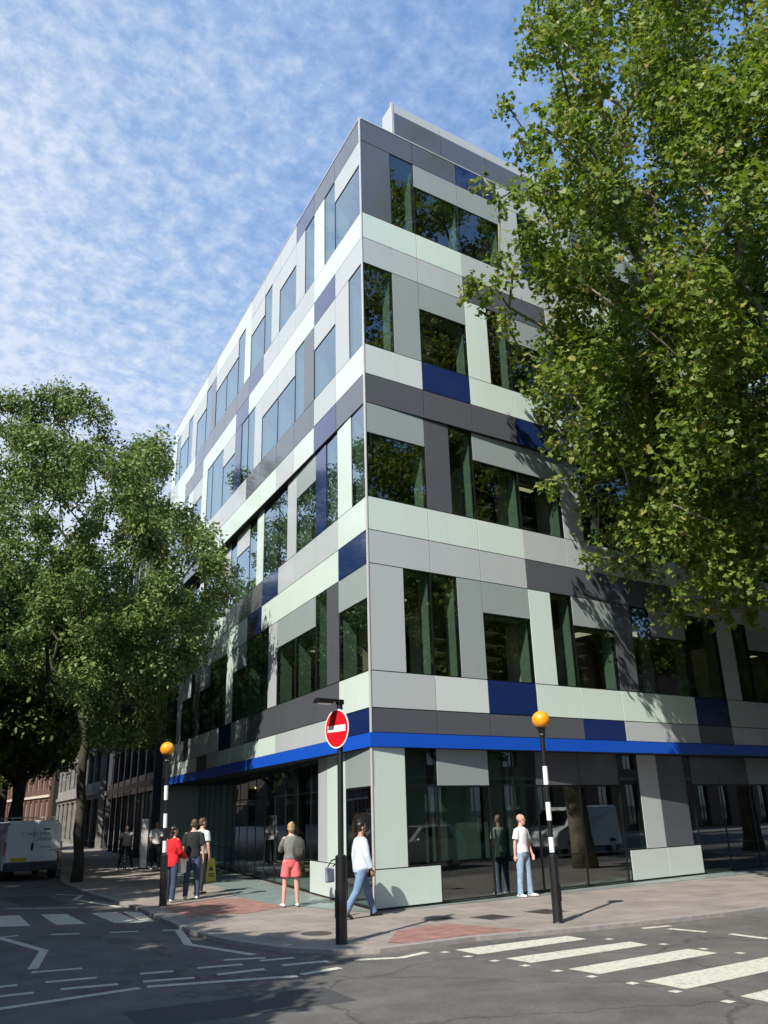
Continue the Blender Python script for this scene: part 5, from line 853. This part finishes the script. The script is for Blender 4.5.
# 2 man walking past the corner
person('dark haired man in a long pale blue shirt and jeans walking past the building corner', (-.72, -.62, 0), R(-8), 1.74, ((24, 4, 2), (-20, 16, 2)), ((-6, 6, 12), (6, 7, 14)), M_skin3, (M_sh, 2, .84, 1.1), (M_jeans3, 'trousers'), M_leather, (M_dkh, 'short'))
# 3 girl with rucksack seen from behind
person('woman in a grey cardigan and coral shorts seen from behind outside the lobby', (-.75, 2.15, .008), R(70), 1.66, ((1, 1, 5), (-1, 1, 5)), ((34, 12, 70, .45), (30, 10, 74, .5)), M_skin2, (M_gy, 2, .98, .5), (M_cr, 'shorts'), M_shoe, (M_blond, 'bun'), male=False)
# 4, 5, 6 group by the beacon
person('man in a black t-shirt and dark jeans seen from behind, beside the woman in red', (-1.56, 5.69, .008), R(62), 1.78, ((3, 2, 4), (-3, 2, 4)), ((8, 10, 22), (-3, 11, 8)), M_skin, (M_bk, .95, .90, .7), (M_jeans2, 'trousers'), M_shoe, (M_brown, 'short'))
person('man in a pale top half hidden behind the man in the black t-shirt', (-.93, 6.69, .008), R(30), 1.80, ((4, 3, 3), (-6, 4, 3)), ((10, 9, 40), (-4, 10, 14)), M_skin, (M_lt, .8, .92, .6), (M_bk, 'slim'), M_leather, (M_brown, 'short'), look=-25)
person('woman with long dark hair in a bright red jacket and jeans behind the beacon pole', (-2.20, 5.40, .008), R(28), 1.64, ((3, 2, 4), (-4, 3, 3)), ((24, 8, 62), (14, 9, 40)), M_skin, (M_rd, 2, .80, .9), (M_jeans2, 'trousers'), M_shoe, (M_dkh, 'long'), male=False, look=-30)
# 7 person in white by the totem
person('person in a white top and dark trousers standing beside the silver totem', (2.15, 18.4, 0), R(-100), 1.72, ((2, 2, 4), (-3, 2, 3)), ((20, 8, 70, .5), (0, 8, 20)), M_skin, (M_wt, 1, .92, .4), (M_bk, 'slim'), M_shoe, (M_dkh, 'short'))
# 8 rider astride a bicycle
def bicycle(label, loc, rz, lean=0., colr=(.02, .02, .02)):
    b = empty('bicycle', loc, rz, label=label, cat='bicycle', group=None); b.rotation_euler = (lean, 0, rz)
    mf = mat('bike_frame_%.2f' % colr[0], colr, .35, coat=.4)
    for x in (-.52, .52):
        g = MB(); n = 28; ring = [Vector((x+.33*math.cos(2*math.pi*i/n), 0, .345+.33*math.sin(2*math.pi*i/n))) for i in range(n+1)]
        g.tube(ring, .014, 6, ref=(0, 1, 0), cap=False); wh = g.build('wheel', M_black, b)
        s = MB()
        for i in range(14): a = 2*math.pi*i/14; s.tube([(x, 0, .345), (x+.32*math.cos(a), 0, .345+.32*math.sin(a))], .0025, 4, ref=(0, 1, 0))
        s.tube([(x, -.04, .345), (x, .04, .345)], .02, 8); s.build('spokes', M_alu, wh)
    g = MB(); bbk = (-.08, 0, .30); st = (-.22, 0, .78); hd_ = (.36, 0, .80); rw = (-.52, 0, .345); fw_ = (.52, 0, .345)
    for a, c in ((bbk, st), (bbk, (.38, 0, .70)), (st, hd_), (rw, bbk), (rw, st), ((.345, 0, .86), (.41, 0, .64))): g.tube([a, c], .016, 8)
    for y in (-.05, .05): g.tube([(.41, y*.6, .64), (fw_[0], y, fw_[2])], .011, 6)
    g.build('frame', mf, b)
    g = MB(); g.tube([(.345, 0, .86), (.335, 0, .95)], .012, 8); g.tube([(.30, -.29, .97), (.36, -.1, .96), (.36, .1, .96), (.30, .29, .97)], .012, 8, ref=(0, 0, 1)); g.build('handlebar', M_black, b)
    g = MB(); g.tube([(-.24, 0, .78), (-.25, 0, .88)], .012, 8); g.tube([(-.38, 0, .90), (-.30, 0, .905), (-.12, 0, .895)], [(.02, .075), (.02, .06), (.015, .02)], 10, ref=(0, 0, 1)); g.build('saddle', M_black, b)
    g = MB(); g.tube([(-.08, -.06, .30), (-.08, .06, .30)], .03, 12, ref=(1, 0, 0)); g.tube([(-.08, -.06, .30), (.04, -.07, .18)], .009, 6); g.tube([(-.08, .06, .30), (-.2, .07, .42)], .009, 6); g.box(0, .08, -.15, -.07, .17, .19); g.box(-.24, -.16, .07, .15, .41, .43); g.build('pedals', M_black, b)
    return b
bicycle('black bicycle held upright under the rider on the shaded pavement', (1.25, 19.2, 0), R(-112))
person('rider with pale sleeves astride a bicycle in the shade of the trees', (1.33, 19.42, 0), R(-112), 1.68, ((4, 2, 15), (-2, 2, 15)), ((52, 16, 26), (52, 16, 26)), M_skin, (M_lt, .6, .95, .3), (M_bk, 'slim'), M_shoe, (M_dkh, 'short'), lean=20)
bicycle('bicycle leaning beside the trunk of the forked street tree', (-1.95, 16.3, 0), R(72), lean=R(-7), colr=(.25, .02, .02))
# things carried
def rucksack(label, loc, rz, m, sz=1., strap=True):
    o = empty('rucksack', loc, rz, label=label, cat='rucksack'); g = MB()
    g.tube([(0, 0, -.22*sz), (-.02, 0, -.12*sz), (-.02, 0, .05*sz), (-.005, 0, .18*sz), (0, 0, .22*sz)], [(.06*sz, .11*sz), (.095*sz, .145*sz), (.09*sz, .14*sz), (.07*sz, .11*sz), (.03*sz, .06*sz)], 18, ref=(1, 0, 0), cap='round')
    g.build('bag', m, o, smooth=True); p = MB(); p.tube([(-.10*sz, 0, -.16*sz), (-.125*sz, 0, -.10*sz), (-.115*sz, 0, .0)], [(.03*sz, .09*sz), (.035*sz, .10*sz), (.02*sz, .085*sz)], 14, ref=(1, 0, 0), cap='round'); p.build('front_pocket', m, o, smooth=True)
    if strap:
        s = MB(); s.tube([(.03, .03, .2*sz), (.10, .03, .26*sz), (.22, .03, .24*sz), (.27, .04, .1*sz), (.2, .06, -.05*sz), (.05, .07, -.16*sz)], [(.006, .022)]*6, 8, ref=(0, 0, 1)); s.build('strap', M_leather, o, smooth=True)
    return o
rucksack('olive grey rucksack slung on the right shoulder of the woman in coral shorts', (-.70, 1.87, 1.17), R(62), M_rucks, .95)
rucksack('bright blue rucksack worn by the man behind the black t-shirt', (-1.07, 6.56, 1.32), R(30), M_bl, .8)
bg_ = empty('shoulder_bag', (-1.30, -.42, .80), R(20), label='grey blue canvas bag trailing behind the walking man, left of the sign pole', cat='bag')
g = MB(); g.hexa([(-.13, -.05, -.2), (.14, -.05, -.2), (.14, .05, -.2), (-.13, .05, -.2), (-.17, -.03, .15), (.15, -.03, .10), (.15, .03, .10), (-.17, .03, .15)]); g.build('bag', cloth('grey_blue_canvas', (.19, .215, .27)), bg_, bevel=.03)
g = MB(); g.tube([(-.08, 0, .14), (.04, -.02, .28), (.22, -.1, .33), (.2, -.1, .25), (.10, 0, .14)], [(.006, .018)]*5, 8, ref=(0, 1, 0)); g.build('strap', M_leather, bg_, smooth=True); bg_.scale = (.8, .8, .8)
pp = empty('shopping_bag', (-1.93, 5.45, .62), R(40), label='white paper carrier bag held between the woman in red and the man in black', cat='bag')
g = MB(); g.hexa([(-.13, -.05, 0), (.13, -.05, 0), (.13, .05, 0), (-.13, .05, 0), (-.14, -.045, .33), (.14, -.045, .33), (.14, .045, .33), (-.14, .045, .33)]); g.build('bag', mat('white_paper', (.7, .72, .7), .6), pp)
g = MB(); g.tube([(-.06, 0, .33), (-.04, 0, .41), (.04, 0, .41), (.06, 0, .33)], .005, 6); g.build('handle', M_black, pp)

# ---------------------------------------------------------------- vehicles
M_vanw = mat('white_van_paint', (.80, .81, .82), .3, var=.04, coat=.8); M_tyre = mat('tyre_rubber', (.015, .015, .015), .8); M_rim = mat('wheel_rim', (.4, .4, .42), .35, metal=.7)
M_tail = mat('red_tail_lamp', (.45, .006, .006), .2, coat=1.); M_plate = mat('yellow_number_plate', (.68, .50, .02), .4); M_dglass = mat('dark_vehicle_glass', (.01, .012, .012), .05, coat=1.); M_bump = mat('dark_bumper', (.05, .052, .055), .55); M_silver = mat('silver_car_paint', (.42, .43, .44), .3, metal=.4, coat=.8); M_head = mat('clear_head_lamp', (.7, .7, .7), .1, coat=1.)
def vehicle(name, cat, label, loc, rz, prof, W_, paint, glass_quads, wheels, wr=.33):
    """prof: side outline (x, z) counter-clockwise, faces local +X; narrowed towards the roof."""
    v = empty(name, loc, rz, label=label, cat=cat); me = MB(); n = len(prof); zmax = max(p[1] for p in prof)
    def hwid(z): return W_/2*(1-.14*max(0, (z-.95)/(zmax-.95))**1.3)
    sl = [-1, -.93, .93, 1]; i0 = 0
    for j, s in enumerate(sl):
        ins = .96 if abs(s) == 1 else 1.
        cx = sum(p[0] for p in prof)/n; cz = sum(p[1] for p in prof)/n
        for (x, z) in prof: me.v.append((cx+(x-cx)*ins, s*hwid(z), cz+(z-cz)*ins))
    for j in range(3):
        for i in range(n): l = (i+1) % n; me.f.append((j*n+i, j*n+l, (j+1)*n+l, (j+1)*n+i)); me.m.append(0)
    me.f.append(tuple(range(n-1, -1, -1))); me.m.append(0); me.f.append(tuple(3*n+i for i in range(n))); me.m.append(0)
    me.build('body', paint, v, smooth=False, bevel=.03)
    for (nm, q) in glass_quads:
        g = MB(); g.poly(q); o = g.build(nm, M_dglass, v); so = o.modifiers.new('thick', 'SOLIDIFY'); so.thickness = .012; so.offset = 0
    for x in wheels:
        for s in (-1, 1):
            y = s*(W_/2-.11); g = MB(); g.tube([(x, y-.10, wr), (x, y+.10, wr)], wr, 28, ref=(1, 0, 0)); wh = g.build('wheel', M_tyre, v, bevel=.02)
            g = MB(); g.tube([(x, y+s*.092, wr), (x, y+s*.108, wr)], wr*.62, 20, ref=(1, 0, 0)); g.build('rim', M_rim, wh)
    return v
prof = [(-2.38, .32), (2.1, .32), (2.42, .45), (2.45, .78), (2.2, 1.02), (1.55, 1.22), (.95, 1.82), (.7, 1.93), (-2.2, 1.96), (-2.34, 1.88), (-2.40, 1.0)]
van = vehicle('parked_van', 'van', 'white panel van parked at the left kerb, seen from behind', (-2.42, 20.1, RZ), R(87), prof, 1.92, M_vanw,
  [('windscreen', [(1.60, -.78, 1.24), (1.60, .78, 1.24), (1.02, .72, 1.80), (1.02, -.72, 1.80)]), ('side_window', [(.1, .945, 1.15), (1.35, .945, 1.15), (.9, .87, 1.7), (.1, .87, 1.7)]), ('side_window', [(.1, -.945, 1.15), (1.35, -.945, 1.15), (.9, -.87, 1.7), (.1, -.87, 1.7)])], (-1.6, 1.55))
for s in (-1, 1):
    g = MB(); g.box(-2.425, -2.405, s*.47-.435, s*.47+.435, .62, 1.80); d_ = g.build('rear_door', M_vanw, van, bevel=.012)
    g = MB(); g.box(-2.415, -2.37, s*.93-.035 if s > 0 else -.965, s*.93+.035 if s > 0 else -.895, .85, 1.25); g.build('tail_lamp', M_tail, van, bevel=.01)
g = MB(); g.box(-2.50, -2.36, -.93, .93, .34, .60); g.build('bumper', M_bump, van, bevel=.03)
g = MB(); g.box(-2.445, -2.426, .20, .72, .64, .75); g.build('number_plate', M_plate, van); g = MB(); g.box(-2.44, -2.426, -.50, -.28, 1.64, 1.69); g.build('brake_lamp', M_black, van)
g = MB(); g.box(-2.45, -2.426, .02, .10, .98, 1.22); g.build('handle', M_black, van, bevel=.01)
M_ink = mat('dark_lettering', (.03, .04, .06), .5)
for tx, sz, y, z in (('C. MIDDLETON', .145, -.06, 1.46), ('DESIGN', .145, -.33, 1.29), ('LONDON', .085, -.40, 1.05)):
    text_mesh(tx, sz, 'lettering', M_ink, van, (-2.4265, y, z), (R(90), 0, R(-90)))
g = MB(); g.tube([(-1.9, -.7, 2.06), (1., -.7, 2.06)], .018, 8); g.tube([(-1.9, .7, 2.06), (1., .7, 2.06)], .018, 8)
for x in (-1.85, -.6, .8): g.tube([(x, -.74, 2.06), (x, .74, 2.06)], .018, 8, ref=(1, 0, 0)); g.tube([(x, -.7, 1.93), (x, -.7, 2.06)], .015, 6); g.tube([(x, .7, 1.93), (x, .7, 2.06)], .015, 6)
g.build('roof_rack', M_alu, van)
# vehicles outside the picture that the ground floor glass mirrors
car = vehicle('parked_car', 'car', 'silver hatchback waiting on the street to the right of the picture', (9.6, -9.3, RZ), R(176),
  [(-1.9, .28), (1.7, .28), (1.88, .45), (1.85, .72), (1.6, .86), (.95, .98), (.3, 1.42), (-1.2, 1.45), (-1.75, 1.1), (-1.92, .8)], 1.68, M_silver,
  [('windscreen', [(.99, -.68, .99), (.99, .68, .99), (.34, .60, 1.40), (.34, -.60, 1.40)]), ('side_window', [(-1.2, .83, .98), (.75, .83, .98), (.25, .735, 1.36), (-1.1, .735, 1.38)]), ('side_window', [(-1.2, -.83, .98), (.75, -.83, .98), (.25, -.735, 1.36), (-1.1, -.735, 1.38)])], (-1.25, 1.22), .3)
for s in (-1, 1): g = MB(); g.ball((1.78, s*.58, .68), (.1, .13, .1), 14); g.build('headlight', M_head, car, smooth=True); g = MB(); g.ball((.72, s*.93, 1.0), (.06, .09, .06), 10); g.build('wing_mirror', M_silver, car, smooth=True)
v2 = vehicle('parked_van', 'van', 'white van waiting farther along the street to the right of the picture', (19, -9.6, RZ), R(178), prof, 1.92, M_vanw,
  [('windscreen', [(1.60, -.78, 1.24), (1.60, .78, 1.24), (1.02, .72, 1.80), (1.02, -.72, 1.80)]), ('side_window', [(.1, .945, 1.15), (1.35, .945, 1.15), (.9, .87, 1.7), (.1, .87, 1.7)]), ('side_window', [(.1, -.945, 1.15), (1.35, -.945, 1.15), (.9, -.87, 1.7), (.1, -.87, 1.7)])], (-1.6, 1.55))
for s in (-1, 1): g = MB(); g.ball((2.38, s*.68, .72), (.08, .16, .12), 14); g.build('headlight', M_head, v2, smooth=True)

# ---------------------------------------------------------------- other buildings
M_brick = mat('red_brick', (.11, .055, .038), .85, var=.25, scale=9, bump=.3); M_stone = mat('pale_stone', (.52, .47, .38), .8, var=.15); M_conc = mat('banded_concrete', (.24, .23, .21), .8, var=.3, scale=1.5); M_winb = glass_mat('street_window_glass', (.12, .14, .14), .18)
def block(name, label, p0, p1, depth, floors, fh, gf, mw, band, bay, wfrac, mtrim, side=1):
    """Street block: its front runs p0 -> p1; openings are real recesses between piers and bands."""
    a, b = Vector(p0), Vector(p1); L = (b-a).length; rz = math.atan2(b.y-a.y, b.x-a.x); o = empty(name, (a.x, a.y, 0), rz, label=label, cat='building')
    H = gf+floors*fh; g = MB(); s = side
    def bx(gg, x0, x1, d0, d1, z0, z1):
        y0, y1 = sorted((d0*s, d1*s)); gg.box(x0, x1, y0, y1, z0, z1)
    bx(g, 0, L, .35, depth, 0, H); nb = max(1, int(L/bay)); bw = L/nb; wall = MB(); trim = MB(); n=0
    for i in range(nb+1):
        w_ = bw*(1-wfrac)/2; x0, x1 = max(0, i*bw-w_), min(L, i*bw+w_); bx(wall, x0, x1, 0, .36, 0, H)
    for f in range(floors+1):
        z0 = gf+f*fh-(band if f else .5); z1 = gf+f*fh+(band*.7 if f < floors else 0)
        for i in range(nb):
            w_ = bw*(1-wfrac)/2; bx(wall, i*bw+w_, (i+1)*bw-w_, .03, .33, z0, z1)
    bx(trim, -.05, L+.05, -.14, -.003, gf-.25, gf); bx(trim, -.05, L+.05, -.2, -.003, H-.4, H-.05); bx(trim, -.05, L+.05, -.08, .3, H, H+.12)
    g.build('rear_volume', M_back, o); wall.build('wall', mw, o); trim.build('cornice', mtrim, o)
    for f in range(floors+1):
        for i in range(nb):
            if n >= 96: break
            n += 1; w_ = bw*(1-wfrac)/2; z0 = .4 if f == 0 else gf+(f-1)*fh+band*.7; z1 = gf-.5 if f == 0 else gf+f*fh-band
            fr = MB(); x0, x1 = i*bw+w_, (i+1)*bw-w_; xm = (x0+x1)/2
            for q in ((x0, x0+.06, z0, z1), (x1-.06, x1, z0, z1), (x0+.06, x1-.06, z0, z0+.06), (x0+.06, x1-.06, z1-.06, z1), (xm-.03, xm+.03, z0+.06, z1-.06)): bx(fr, q[0]+.003, q[1]-.003, .20, .27, q[2]+.003, q[3]-.003)
            pn = MB(); bx(pn, x0+.05, x1-.05, .225, .235, z0+.05, z1-.05); wo = fr.build('window', M_black if mw is not M_brick else M_stone, o); pn.build('pane', M_winb, wo)
    return o
block('office_block', 'grey glass fronted office next beyond the panelled corner block', (4.1, 24.6), (7.6, 43), 12, 4, 3.6, 3.6, PM['D'], .5, 2.6, .88, PM['G'], -1)
block('office_block', 'concrete banded office block farther down the left street', (8.0, 46), (12.3, 74), 12, 4, 3.6, 3.8, M_conc, .85, 3.2, .92, M_conc, -1)
block('brick_building', 'red brick building with pale stone bands at the far end of the left street', (12.5, 78), (13.5, 112), 14, 4, 4.0, 4.4, M_brick, .9, 2.6, .5, M_stone, -1)
block('brick_building', 'brick terrace across the left street, out of the picture on the left', (-16.5, 13), (-9.5, 150), 10, 5, 3.4, 4, M_brick, .9, 3.6, .45, M_stone, 1)  # unseen terrace, made tall to deepen the shade in the left street
block('brick_building', 'brown brick terrace on the far side of the crossing street', (-14, -27), (150, -27), 10, 3, 3.4, 4, mat('dark_brown_brick', (.085, .06, .045), .85, var=.25, scale=9), .9, 3.6, .45, mat('dark_stone', (.16, .15, .12), .8), -1)  # unseen terrace; dark brick and stone picked to darken the shopfront reflections
block('brick_building', 'unseen brown brick block added at the street end to darken lobby reflections', (-14, 156), (22, 152), 10, 4, 3.6, 4, MATS['dark_brown_brick'], .9, 3.6, .45, MATS['dark_stone'], 1)  # unseen block added so the lobby glass mirrors no bright horizon
block('brick_building', 'unseen brown brick block added west of the junction to shade the left road', (-24.5, -4), (-24.5, 12), 10, 5, 3.4, 4, MATS['dark_brown_brick'], .9, 3.6, .45, MATS['dark_stone'], 1)  # added out of view as an occluder, its shadow darkens the left road
